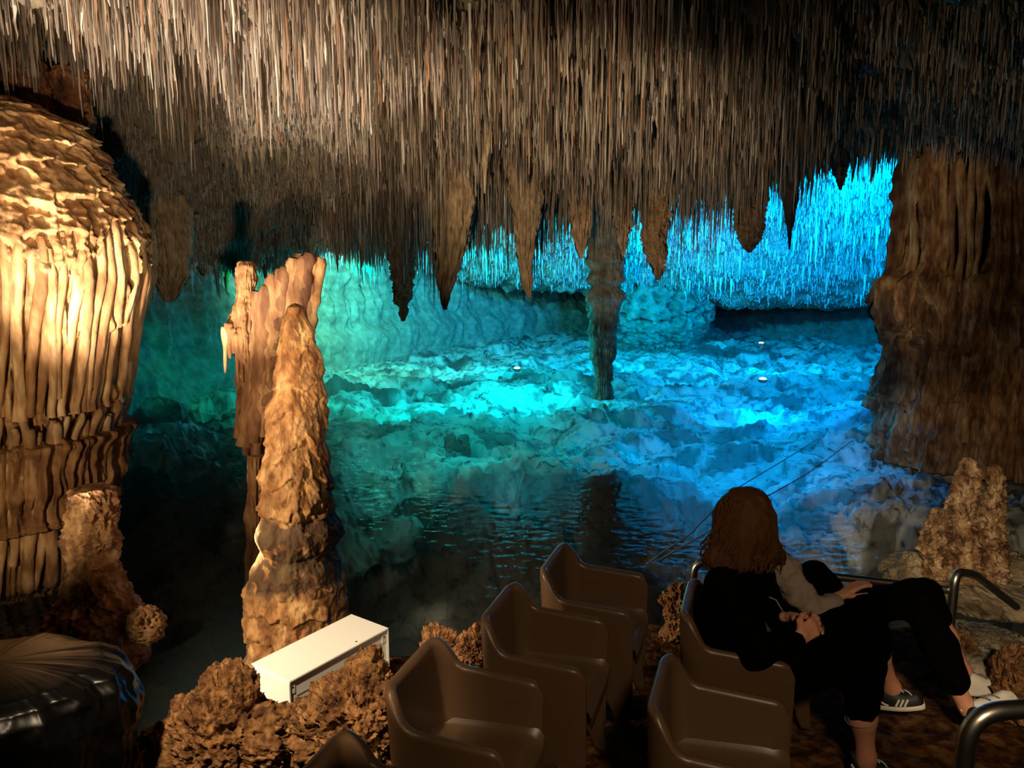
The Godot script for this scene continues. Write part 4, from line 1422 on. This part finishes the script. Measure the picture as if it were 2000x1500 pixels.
func build_chairs() -> void:
	chair_meshes()
	chair("empty brown plastic tub chair nearest the water, at the far end of the left row", 1087, 1171)
	chair("empty brown plastic tub chair second from the water, between two others of the left row", 974, 1276)
	chair("dark shaded brown tub chair third from the water, right of the white box's rock", 790, 1426)
	chair("tub chair cut off by the bottom edge, only its back and one arm showing", 560, 1700)
	chair("brown tub chair that the long-haired person in black sits in", 1372, 1266)
	chair("empty brown tub chair beside and nearer than the long-haired person's chair", 1318, 1474)
	chair("brown tub chair under the person in the grey shirt, mostly hidden", 1440, 1160)

# ---------------------------------------------------------------- people
class Body:
	# adds tapered capsules to a grid as a sum of exponentials; the surface is where the sum is 1
	var o: Vector3
	var h: float
	var k: float
	var nx: int
	var ny: int
	var nz: int
	var f := PackedFloat32Array()

	func _init(lo: Vector3, hi: Vector3, cell: float, blend: float) -> void:
		o = lo
		h = cell
		k = 1.0 / blend
		nx = int((hi.x - lo.x) / h) + 2
		ny = int((hi.y - lo.y) / h) + 2
		nz = int((hi.z - lo.z) / h) + 2
		f.resize(nx * ny * nz)

	func bone(a: Vector3, b: Vector3, ra: float, rb: float, sq := Vector3.ONE) -> void:
		# sq stretches the capsule along an axis
		var pad := maxf(ra, rb) * maxf(sq.x, maxf(sq.y, sq.z)) + 3.2 / k
		var lo := (Vector3(minf(a.x, b.x), minf(a.y, b.y), minf(a.z, b.z)) - Vector3.ONE * pad - o) / h
		var hi := (Vector3(maxf(a.x, b.x), maxf(a.y, b.y), maxf(a.z, b.z)) + Vector3.ONE * pad - o) / h
		var ab := (b - a) / sq
		var l2 := maxf(ab.length_squared(), 1e-9)
		var mn := minf(sq.x, minf(sq.y, sq.z))
		for z in range(maxi(0, int(lo.z)), mini(nz, int(hi.z) + 2)):
			for y in range(maxi(0, int(lo.y)), mini(ny, int(hi.y) + 2)):
				var row := (z * ny + y) * nx
				for x in range(maxi(0, int(lo.x)), mini(nx, int(hi.x) + 2)):
					var p := (o + Vector3(x, y, z) * h - a) / sq
					var t := clampf(p.dot(ab) / l2, 0.0, 1.0)
					var e := (p.distance_to(ab * t) - lerpf(ra, rb, t)) * mn
					if e < 3.2 / k:
						f[row + x] += exp(-k * maxf(e, -4.0 / k))

	func chain(pts: Array, rad: Array) -> void:
		for q in pts.size() - 1:
			bone(pts[q], pts[q + 1], rad[q], rad[q + 1])

	func mesh(b: MB, tint := Color.WHITE, rough: Callable = func(p: Vector3) -> Vector3: return p) -> void:
		var id := PackedInt32Array()
		id.resize(nx * ny * nz)
		id.fill(-1)
		var base := b.v.size()
		var t := PackedInt32Array()
		var sy := nx
		var sz := nx * ny
		var cor := [0, 1, sy, sy + 1, sz, sz + 1, sz + sy, sz + sy + 1]
		var edges := [[0, 1], [2, 3], [4, 5], [6, 7], [0, 2], [1, 3], [4, 6], [5, 7], [0, 4], [1, 5], [2, 6], [3, 7]]
		for z in nz - 1:
			for y in ny - 1:
				var r := z * sz + y * sy
				for x in nx - 1:
					var q := r + x
					var ins := 0
					if f[q] >= 1.0: ins += 1
					if f[q + 1] >= 1.0: ins += 1
					if f[q + sy] >= 1.0: ins += 1
					if f[q + sy + 1] >= 1.0: ins += 1
					if f[q + sz] >= 1.0: ins += 1
					if f[q + sz + 1] >= 1.0: ins += 1
					if f[q + sz + sy] >= 1.0: ins += 1
					if f[q + sz + sy + 1] >= 1.0: ins += 1
					if ins == 0 or ins == 8:
						continue
					var s := Vector3.ZERO
					var c := 0
					for e in edges:
						var i0: int = e[0]
						var i1: int = e[1]
						var a := f[q + cor[i0]]
						var d := f[q + cor[i1]]
						if (a >= 1.0) != (d >= 1.0):
							var la := log(maxf(a, 0.01))
							var ld := log(maxf(d, 0.01))
							var w := la / (la - ld)
							s += Vector3(i0 & 1, (i0 >> 1) & 1, i0 >> 2).lerp(Vector3(i1 & 1, (i1 >> 1) & 1, i1 >> 2), w)
							c += 1
					id[q] = b.v.size()
					b.v.append(rough.call(o + (Vector3(x, y, z) + s / c) * h))
					b.c.append(tint)
		for z in range(1, nz - 1):
			for y in range(1, ny - 1):
				var r := z * sz + y * sy
				for x in range(1, nx - 1):
					var q := r + x
					var a := f[q] >= 1.0
					if a != (f[q + 1] >= 1.0):
						_quad(t, id, q - sy - sz, q - sz, q, q - sy, a)
					if a != (f[q + sy] >= 1.0):
						_quad(t, id, q - sz - 1, q - 1, q, q - sz, not a) if false else _quad(t, id, q - 1 - sz, q - sz, q, q - 1, not a)
					if a != (f[q + sz] >= 1.0):
						_quad(t, id, q - 1 - sy, q - sy, q, q - 1, a)
		b.tris(t, base)

	func _quad(t: PackedInt32Array, id: PackedInt32Array, a: int, b: int, c: int, d: int, flip: bool) -> void:
		if id[a] < 0 or id[b] < 0 or id[c] < 0 or id[d] < 0:
			return
		if flip:
			t.append_array([id[a], id[b], id[c], id[a], id[c], id[d]])
		else:
			t.append_array([id[a], id[c], id[b], id[a], id[d], id[c]])

func hand(b: MB, wrist: Vector3, knuck: Vector3, palm_n: Vector3, curl: float, thumb_side: float, s := 1.0) -> void:
	# palm from wrist to knuckles, four unequal bent fingers and a thumb; palm_n points out of the palm
	var f := (knuck - wrist).normalized()
	var n := (palm_n - f * palm_n.dot(f)).normalized()
	var w := f.cross(n).normalized() * thumb_side            # towards the thumb
	var lo := wrist - Vector3.ONE * 0.13
	var g := Body.new(lo, wrist + Vector3.ONE * 0.13, 0.0034, 0.0035)
	var pl := 0.082 * s
	for k in 4:
		var off := w * (0.026 - 0.0175 * k) * s
		var kn := wrist + f * (pl - 0.004 * absf(k - 1.0) * s) + off
		g.bone(wrist + off * 0.6, kn, 0.013 * s, 0.0105 * s)
		var ln: float = [0.042, 0.047, 0.044, 0.034][k] * s
		var dir := f
		var at := kn
		var rr := 0.0092 * s
		for seg in 3:
			var an: float = curl * [0.75, 1.0, 0.8][seg] * (1.0 + 0.06 * k)
			dir = dir.rotated(f.cross(n).normalized(), -an) if f.cross(n).cross(f).dot(n) < 0.0 else dir.rotated(f.cross(n).normalized(), an)
			var nx_: Vector3 = at + dir * (ln * float([1.0, 0.62, 0.5][seg]))
			g.bone(at, nx_, rr, rr * 0.9)
			at = nx_
			rr *= 0.9
	var tb := wrist + w * 0.022 * s + f * 0.022 * s
	var t1 := tb + (w * 0.7 + f * 0.7 + n * 0.35).normalized() * 0.036 * s
	var t2 := t1 + (w * 0.15 + f * 0.9 + n * 0.4).normalized() * 0.032 * s
	var t3 := t2 + (f * 0.9 - w * 0.15 + n * 0.4).normalized() * 0.026 * s
	g.chain([tb, t1, t2, t3], [0.014 * s, 0.0115 * s, 0.010 * s, 0.008 * s])
	g.bone(wrist - f * 0.035 * s, wrist + f * 0.02 * s, 0.021 * s, 0.019 * s, Vector3.ONE)
	g.mesh(b)

func face(b: MB, c: Vector3, fwd: Vector3, r: float) -> void:
	# skull, jaw, nose, lips, ears, closed lids
	var up := Vector3.UP
	fwd = fwd.normalized()
	var sd := fwd.cross(up).normalized()
	up = sd.cross(fwd)
	var g := Body.new(c - Vector3.ONE * r * 2.2, c + Vector3.ONE * r * 2.2, r * 0.042, r * 0.06)
	g.bone(c - fwd * r * 0.15 + up * r * 0.25, c - fwd * r * 0.05 + up * r * 0.2, r * 0.92, r * 0.9)
	g.bone(c + fwd * r * 0.25 - up * r * 0.2, c + fwd * r * 0.42 - up * r * 0.95, r * 0.66, r * 0.36)
	g.bone(c + fwd * r * 0.86 + up * r * 0.05, c + fwd * r * 1.12 - up * r * 0.28, r * 0.10, r * 0.15)
	g.bone(c + fwd * r * 0.78 - up * r * 0.60 + sd * r * 0.16, c + fwd * r * 0.78 - up * r * 0.60 - sd * r * 0.16, r * 0.07, r * 0.07)
	for s in [-1.0, 1.0]:
		g.bone(c + fwd * r * 0.72 + up * r * 0.05 + sd * s * r * 0.34, c + fwd * r * 0.72 + up * r * 0.04 + sd * s * r * 0.36, r * 0.13, r * 0.13)
		g.bone(c - fwd * r * 0.1 + up * r * 0.12 + sd * s * r * 0.9, c - fwd * r * 0.02 - up * r * 0.22 + sd * s * r * 0.86, r * 0.16, r * 0.11)
	g.bone(c - up * r * 0.7 - fwd * r * 0.15, c - up * r * 1.5 - fwd * r * 0.3, r * 0.5, r * 0.55)
	g.mesh(b)

func folds(amp: float, fr: float) -> Callable:
	return func(p: Vector3) -> Vector3:
		return p + Vector3(nr.get_noise_3d(p.x * fr, p.y * fr, p.z * fr), nf.get_noise_3d(p.x * fr + 9.0, p.y * fr, p.z * fr), nr.get_noise_3d(p.x * fr, p.y * fr + 5.0, p.z * fr)) * amp

func cloth(o: Node3D, called: String, lists: Array, mat: Material, lo: Vector3, hi: Vector3, cell := 0.013, blend := 0.018, amp := 0.006) -> MeshInstance3D:
	var g := Body.new(lo, hi, cell, blend)
	for l in lists:
		g.chain(l[0], l[1])
	var b := MB.new()
	g.mesh(b, Color.WHITE, folds(amp, 9.0))
	return put(called, b.done(), mat, o)

func shoe(o: Node3D, called: String, heel: Vector3, toe: Vector3, up: Vector3, upper: Material, sole: Material, label: String, stripes: bool) -> void:
	var f := (toe - heel)
	var ln := f.length()
	f = f.normalized()
	var s := f.cross(up).normalized()
	up = s.cross(f)
	var bs := Basis(f, up, -s) if Basis(f, up, -s).determinant() > 0 else Basis(f, up, s)
	var prof := func(t: float) -> float: return (0.033 + 0.014 * sin(clampf(t * 1.15, 0, 1) * PI) * (0.5 + t)) * (1.0 if t < 0.85 else sqrt(maxf(0.02, 1.0 - pow((t - 0.85) / 0.16, 2.0)))) * (1.0 if t > 0.1 else sqrt(maxf(0.05, 1.0 - pow((0.1 - t) / 0.11, 2.0))))
	var top := func(t: float) -> float: return lerpf(0.085, 0.05, smoothstep(0.25, 0.7, t)) * (1.0 if t < 0.88 else lerpf(1.0, 0.5, (t - 0.88) / 0.12))
	var p := PackedVector3Array()
	var q := PackedVector3Array()
	var nu := 20
	var nv := 26
	for j in nv:
		var t := j / (nv - 1.0)
		var w: float = prof.call(t)
		for i in nu:
			var a := TAU * i / nu
			var ca := cos(a)
			var sa := sin(a)
			p.append(heel + bs * Vector3(t * ln, 0.022 + maxf(0.0, pow(absf(sa), 0.7) * signf(sa)) * top.call(t), ca * w * (1.0 if sa < 0.3 else lerpf(1.0, 0.7, sa))))
			q.append(heel + bs * Vector3(t * ln * 1.03 - 0.004, 0.012 + 0.013 * signf(sa) * pow(absf(sa), 0.3), signf(ca) * pow(absf(ca), 0.6) * (w + 0.006)))
	var b := MB.new()
	b.grid(p, nu, nv, true)
	var u := put(called, b.done(), upper, o)
	u.set_meta("label", label)
	var b2 := MB.new()
	b2.grid(q, nu, nv, true)
	put("sole", b2.done(), sole, u)
	for k in 4:
		var l := MB.new()
		var t := lerpf(0.38, 0.62, k / 3.0)
		var pts := PackedVector3Array()
		var rad := PackedFloat32Array()
		for i in 9:
			var z := lerpf(-0.024, 0.024, i / 8.0)
			pts.append(heel + bs * Vector3(t * ln + 0.004 * i * (1 if k % 2 else -1), 0.026 + top.call(t) * sqrt(maxf(0.0, 1.0 - pow(z / 0.05, 2.0))), z))
			rad.append(0.003)
		l.tube(pts, rad, 6)
		put("lace", l.done(), sole if stripes else M.hem, u)
	if stripes:
		for sd in [-1.0, 1.0]:
			for k in 3:
				var l := MB.new()
				var pts := PackedVector3Array()
				var rad := PackedFloat32Array()
				for i in 8:
					var y := i / 7.0
					var t := 0.40 + 0.09 * k + 0.10 * y
					pts.append(heel + bs * Vector3(t * ln, 0.024 + y * 0.034, sd * (prof.call(t) * lerpf(1.0, 0.86, y) + 0.001)))
					rad.append(0.0055)
				l.tube(pts, rad, 6)
				put("stripe", l.done(), sole, u)
			var h := MB.new()
			var hp := PackedVector3Array()
			var hr := PackedFloat32Array()
			for i in 8:
				var t := lerpf(0.02, 0.26, i / 7.0)
				hp.append(heel + bs * Vector3(t * ln, 0.062 - 0.035 * sin(i / 7.0 * PI * 0.5), sd * (prof.call(t) * 0.95 + 0.001)))
				hr.append(0.005)
			h.tube(hp, hr, 6)
			put("heel_band", h.done(), sole, u)

func build_people() -> void:
	# the long-haired person
	var base := P(1455, 1330, 3.2)
	var o := thing("person", "person with long wavy brown hair in black clothes, hands clasped, seen from behind", "person", Vector3(base.x, FLOOR, base.z))
	var w := o.position
	var q := func(u: float, v: float, d: float) -> Vector3: return P(u, v, d) - w
	var b := MB.new()
	var lo := Vector3(-0.45, -0.02, -0.75)
	var hi := Vector3(0.95, 1.4, 0.35)
	var head: Vector3 = q.call(1462, 1018, 3.17)
	var fwd := Vector3(0.93, -0.22, -0.15)
	var g := Body.new(lo, hi, 0.013, 0.016)
	var wr_n: Vector3 = q.call(1562, 1246, 2.98)
	var wr_f: Vector3 = q.call(1545, 1205, 3.2)
	g.chain([head + Vector3(-0.02, -0.06, 0), q.call(1448, 1105, 3.2), q.call(1425, 1180, 3.2), q.call(1440, 1260, 3.2), q.call(1470, 1318, 3.2)], [0.055, 0.055, 0.10, 0.10, 0.12])
	g.chain([q.call(1415, 1140, 3.07), q.call(1478, 1272, 2.96), wr_n], [0.05, 0.038, 0.025])
	g.chain([q.call(1480, 1118, 3.37), q.call(1520, 1215, 3.38), wr_f], [0.05, 0.038, 0.025])
	g.chain([q.call(1490, 1312, 3.1), q.call(1688, 1292, 2.95), q.call(1684, 1400, 3.0), q.call(1692, 1478, 3.03), q.call(1692, 1500, 3.03)], [0.08, 0.055, 0.052, 0.034, 0.034])
	g.chain([q.call(1490, 1290, 3.3), q.call(1694, 1200, 3.34), q.call(1714, 1280, 3.42), q.call(1742, 1342, 3.48), q.call(1738, 1362, 3.5)], [0.08, 0.055, 0.05, 0.034, 0.034])
	g.mesh(b)
	face(b, head, fwd, 0.092)
	hand(b, wr_n, q.call(1592, 1222, 3.02), Vector3(0.15, -0.2, -1.0), 0.55, 1.0, 1.08)
	hand(b, wr_f, q.call(1590, 1205, 3.12), Vector3(-0.1, -0.9, 0.5), 0.5, -1.0, 1.05)
	put("body", b.done(), M.skin, o)
	var jk := cloth(o, "jacket", [
		[[q.call(1440, 1122, 3.2), q.call(1424, 1185, 3.2), q.call(1436, 1265, 3.2), q.call(1462, 1325, 3.2)], [0.085, 0.135, 0.135, 0.14]],
		[[q.call(1412, 1140, 3.06), q.call(1440, 1120, 3.2), q.call(1478, 1115, 3.36)], [0.07, 0.075, 0.065]],
		[[q.call(1410, 1145, 3.06), q.call(1474, 1275, 2.96), q.call(1552, 1252, 2.97)], [0.066, 0.06, 0.042]],
		[[q.call(1480, 1118, 3.37), q.call(1520, 1215, 3.38), q.call(1540, 1208, 3.24)], [0.062, 0.055, 0.042]]], M.black_cloth, lo, hi)
	var zp := MB.new()
	zp.tube(PackedVector3Array([q.call(1502, 1166, 2.98), q.call(1516, 1172, 2.97), q.call(1524, 1186, 2.965), q.call(1530, 1196, 2.96)]), PackedFloat32Array([0.0025, 0.003, 0.003, 0.0025]), 6)
	put("piping", zp.done(), M.hem, jk)
	var tr := cloth(o, "trousers", [
		[[q.call(1465, 1320, 3.1), q.call(1560, 1305, 3.05), q.call(1686, 1288, 2.95), q.call(1684, 1340, 2.98), q.call(1683, 1388, 3.0)], [0.13, 0.095, 0.078, 0.07, 0.064]],
		[[q.call(1465, 1310, 3.3), q.call(1580, 1250, 3.3), q.call(1694, 1198, 3.34), q.call(1704, 1245, 3.38), q.call(1711, 1275, 3.41)], [0.13, 0.095, 0.078, 0.068, 0.06]]], M.black_cloth, lo, hi)
	for c in [[q.call(1683, 1398, 3.0), 0.064, Vector3(0.06, 0.0, 0.0)], [q.call(1713, 1287, 3.42), 0.058, Vector3(0.06, -0.02, 0)]]:
		var hm := MB.new()
		var pts := PackedVector3Array()
		var rad := PackedFloat32Array()
		for i in 25:
			var a := TAU * i / 24.0
			pts.append(c[0] + Vector3(cos(a) * c[1], -0.012 + 0.014 * cos(a), sin(a) * c[1]))
			rad.append(0.0025)
		hm.tube(pts, rad, 5)
		put("hem", hm.done(), M.hem, tr)
	# hair: a mass, and wavy locks over it
	var hg := Body.new(q.call(1452, 1040, 3.2) - Vector3(0.34, 0.3, 0.3), q.call(1452, 1040, 3.2) + Vector3(0.34, 0.3, 0.3), 0.011, 0.02)
	hg.bone(q.call(1456, 1000, 3.17), q.call(1448, 1010, 3.19), 0.108, 0.108)
	hg.bone(q.call(1448, 1015, 3.18), q.call(1438, 1062, 3.19), 0.112, 0.10)
	hg.bone(q.call(1425, 1050, 3.16), q.call(1396, 1090, 3.12), 0.07, 0.05)
	hg.bone(q.call(1450, 1050, 3.12), q.call(1446, 1090, 3.1), 0.08, 0.055)
	hg.bone(q.call(1480, 1040, 3.14), q.call(1505, 1082, 3.16), 0.065, 0.04)
	hg.bone(q.call(1500, 1070, 3.16), q.call(1522, 1092, 3.2), 0.035, 0.025)
	var hb := MB.new()
	hg.mesh(hb, Color.WHITE, func(p: Vector3) -> Vector3: return p + Vector3(0.012 * nr.get_noise_3d(p.x * 14.0, p.y * 3.0, p.z * 14.0), 0, 0.014 * nr.get_noise_3d(p.x * 14.0 + 4.0, p.y * 3.0, p.z * 14.0)))
	var hr := put("hair", hb.done(), M.hair, o)
	rng.seed = 9
	var lk := MB.new()
	for k in 240:
		var t := rng.randf()
		var u0 := lerpf(1402.0, 1506.0, t)
		var cu := (u0 - 1454.0) / 52.0
		var v0 := rng.randf_range(975.0, 1035.0)
		var d0 := 3.19 - 0.112 * sqrt(maxf(0.0, 1.0 - cu * cu)) + 0.01
		var u1 := 1448.0 + cu * rng.randf_range(60.0, 88.0)
		var v1 := rng.randf_range(1068.0, 1122.0)
		var d1 := 3.12 - 0.07 * sqrt(maxf(0.0, 1.0 - cu * cu)) + 0.05 * absf(cu)
		var pts := PackedVector3Array()
		var rad := PackedFloat32Array()
		var ph := rng.randf() * TAU
		for i in 14:
			var s := i / 13.0
			pts.append(q.call(lerpf(u0, u1, pow(s, 1.3)) + 9.0 * s * sin(ph + s * 10.0), lerpf(v0, v1, s), lerpf(d0, d1, s) + 0.02 * s * cos(ph + s * 10.0)))
			rad.append(lerpf(0.008, 0.003, s) * (0.6 if i == 0 else 1.0))
		lk.tube(pts, rad, 5)
	put("locks", lk.done(), M.hair, hr)
	shoe(o, "sneaker", q.call(1662, 1512, 3.06), q.call(1752, 1526, 2.99), Vector3.UP, M.shoe_black, M.shoe_white, "black low sneaker with white sole", true)
	shoe(o, "sneaker", q.call(1712, 1378, 3.5), q.call(1806, 1380, 3.42), Vector3(0.1, 1, 0.1), M.shoe_black, M.shoe_white, "black low sneaker with three white stripes", true)
	# the one beyond
	var b2 := P(1520, 1230, 3.65)
	var o2 := thing("person", "person in a crumpled grey shirt, white sneaker propped on a rock, mostly hidden", "person", Vector3(b2.x, FLOOR, b2.z))
	var w2 := o2.position
	var r := func(u: float, v: float, d: float) -> Vector3: return P(u, v, d) - w2
	var lo2 := Vector3(-0.5, -0.02, -0.45)
	var hi2 := Vector3(1.25, 1.25, 0.55)
	var c2 := MB.new()
	var g2 := Body.new(lo2, hi2, 0.014, 0.016)
	var hd: Vector3 = r.call(1470, 1022, 3.66)
	var wr2: Vector3 = r.call(1641, 1164, 3.42)
	g2.chain([hd + Vector3(0, -0.06, 0), r.call(1490, 1090, 3.62), r.call(1505, 1150, 3.6), r.call(1515, 1215, 3.62)], [0.05, 0.06, 0.09, 0.1])
	g2.chain([r.call(1528, 1112, 3.47), r.call(1592, 1196, 3.4), wr2], [0.05, 0.04, 0.026])
	g2.chain([r.call(1490, 1100, 3.78), r.call(1560, 1180, 3.78), r.call(1640, 1175, 3.62)], [0.05, 0.04, 0.026])
	g2.chain([r.call(1540, 1215, 3.55), r.call(1785, 1166, 3.5), r.call(1860, 1330, 3.36), r.call(1892, 1384, 3.32), r.call(1900, 1396, 3.32)], [0.08, 0.05, 0.040, 0.034, 0.034])
	g2.chain([r.call(1540, 1205, 3.72), r.call(1810, 1162, 3.75), r.call(1850, 1245, 3.74), r.call(1882, 1310, 3.74), r.call(1885, 1345, 3.72)], [0.08, 0.055, 0.046, 0.034, 0.034])
	g2.mesh(c2)
	face(c2, hd, Vector3(0.9, -0.3, -0.1), 0.085)
	hand(c2, wr2, r.call(1662, 1150, 3.42), Vector3(0.2, -1.0, 0.0), 0.35, -1.0, 1.0)
	put("body", c2.done(), M.skin, o2)
	var hh := MB.new()
	var hgb := Body.new(hd - Vector3.ONE * 0.2, hd + Vector3.ONE * 0.2, 0.01, 0.012)
	hgb.bone(hd + Vector3(-0.03, 0.03, 0), hd + Vector3(-0.01, 0.035, 0), 0.092, 0.088)
	hgb.mesh(hh, Color.WHITE, folds(0.006, 20.0))
	put("hair", hh.done(), M.shoe_black, o2)
	cloth(o2, "shirt", [
		[[r.call(1500, 1102, 3.6), r.call(1505, 1150, 3.58), r.call(1515, 1210, 3.6)], [0.08, 0.12, 0.12]],
		[[r.call(1486, 1104, 3.76), r.call(1505, 1100, 3.6), r.call(1528, 1112, 3.47)], [0.065, 0.075, 0.07]],
		[[r.call(1528, 1112, 3.46), r.call(1560, 1158, 3.42), r.call(1590, 1195, 3.39), r.call(1622, 1177, 3.4)], [0.068, 0.062, 0.052, 0.05]],
		[[r.call(1486, 1104, 3.78), r.call(1556, 1180, 3.78), r.call(1620, 1178, 3.66)], [0.06, 0.055, 0.045]]], M.shirt, lo2, hi2, 0.012, 0.014, 0.014)
	cloth(o2, "folded_jacket", [[[r.call(1590, 1128, 3.6), r.call(1608, 1150, 3.58)], [0.085, 0.09]]], M.black_cloth, r.call(1600, 1140, 3.6) - Vector3.ONE * 0.2, r.call(1600, 1140, 3.6) + Vector3.ONE * 0.2)
	cloth(o2, "trousers", [
		[[r.call(1520, 1222, 3.6), r.call(1660, 1195, 3.52), r.call(1785, 1166, 3.5), r.call(1832, 1260, 3.42), r.call(1862, 1328, 3.36)], [0.12, 0.09, 0.078, 0.075, 0.070]],
		[[r.call(1520, 1215, 3.7), r.call(1660, 1185, 3.72), r.call(1806, 1162, 3.75), r.call(1836, 1206, 3.74)], [0.12, 0.09, 0.075, 0.055]]], M.black_cloth, lo2, hi2)
	shoe(o2, "sneaker", r.call(1900, 1412, 3.32), r.call(1985, 1362, 3.28), Vector3(-0.45, 0.85, 0.15), M.shoe_white, M.shoe_white, "white chunky sneaker with a black collar", false)
	shoe(o2, "sneaker", r.call(1880, 1352, 3.72), r.call(1960, 1352, 3.66), Vector3.UP, M.shoe_white, M.shoe_white, "white sneaker behind the near one", false)
	var cl := MB.new()
	cl.tube(PackedVector3Array([r.call(1886, 1402, 3.31), r.call(1898, 1390, 3.27), r.call(1912, 1376, 3.3)]), PackedFloat32Array([0.012, 0.016, 0.012]), 10)
	put("shoe_collar", cl.done(), M.shoe_black, o2)

# ---------------------------------------------------------------- lamps and lines in the water
func build_lake_things() -> void:
	var lamps := [[1010, 718, Color(0.15, 0.95, 1.0), 4.0, "floating lamp glowing white-cyan left of the slender lake column"], [1487, 669, Color(0.1, 0.45, 1.0), 4.0, "farther of the two floating lamps in the blue cove water"], [1490, 739, Color(0.1, 0.6, 1.0), 3.0, "nearer of the two floating lamps in the blue cove water"]]
	for l in lamps:
		var at := PY(l[0], l[1], 0.0)
		var o := thing("floating_lamp", l[4], "lamp", at + Vector3(0, -0.12, 0), 0.0, "floating lamps on the lake")
		var b := MB.new()
		b.tube(PackedVector3Array([Vector3(0, 0, 0), Vector3(0, 0.05, 0), Vector3(0, 0.10, 0)]), PackedFloat32Array([0.06, 0.10, 0.105]), 20)
		put("housing", b.done(), M.dark, o)
		var e := MB.new()
		e.ball(Vector3(0, 0.105, 0), Vector3(0.09, 0.04, 0.09), 20, 10)
		var gm := plain(Color(1, 1, 1), 0.4)
		gm.emission_enabled = true
		gm.emission = Color(0.75, 1.0, 1.0)
		gm.emission_energy_multiplier = 2.5
		put("lens", e.done(), gm, o)
	for k in [[[[1262, 1102], [1300, 1074], [1345, 1045], [1385, 1005], [1412, 972], [1452, 946], [1512, 910], [1562, 880], [1612, 848]], "thin pale line floating on the water from the seats to the cove"], [[[1290, 1092], [1330, 1068], [1380, 1040], [1470, 985], [1572, 928], [1612, 900], [1665, 860]], "second thin pale line on the water, right of the longer one"]]:
		var pts := PackedVector3Array()
		var rad := PackedFloat32Array()
		for e in k[0]:
			pts.append(PY(e[0], e[1], 0.004))
			rad.append(0.006)
		var o := thing("rope", k[1], "rope", pts[0])
		for i in pts.size():
			pts[i] -= o.position
		var b := MB.new()
		b.tube(pts, rad, 6)
		put("strand", b.done(), M.cable, o)

func build_all() -> void:
	build_floor()
	build_stones()
	build_rocks()
	build_railings()
	build_box()
	build_sheet()
	build_chairs()
	build_people()
	build_lake_things()
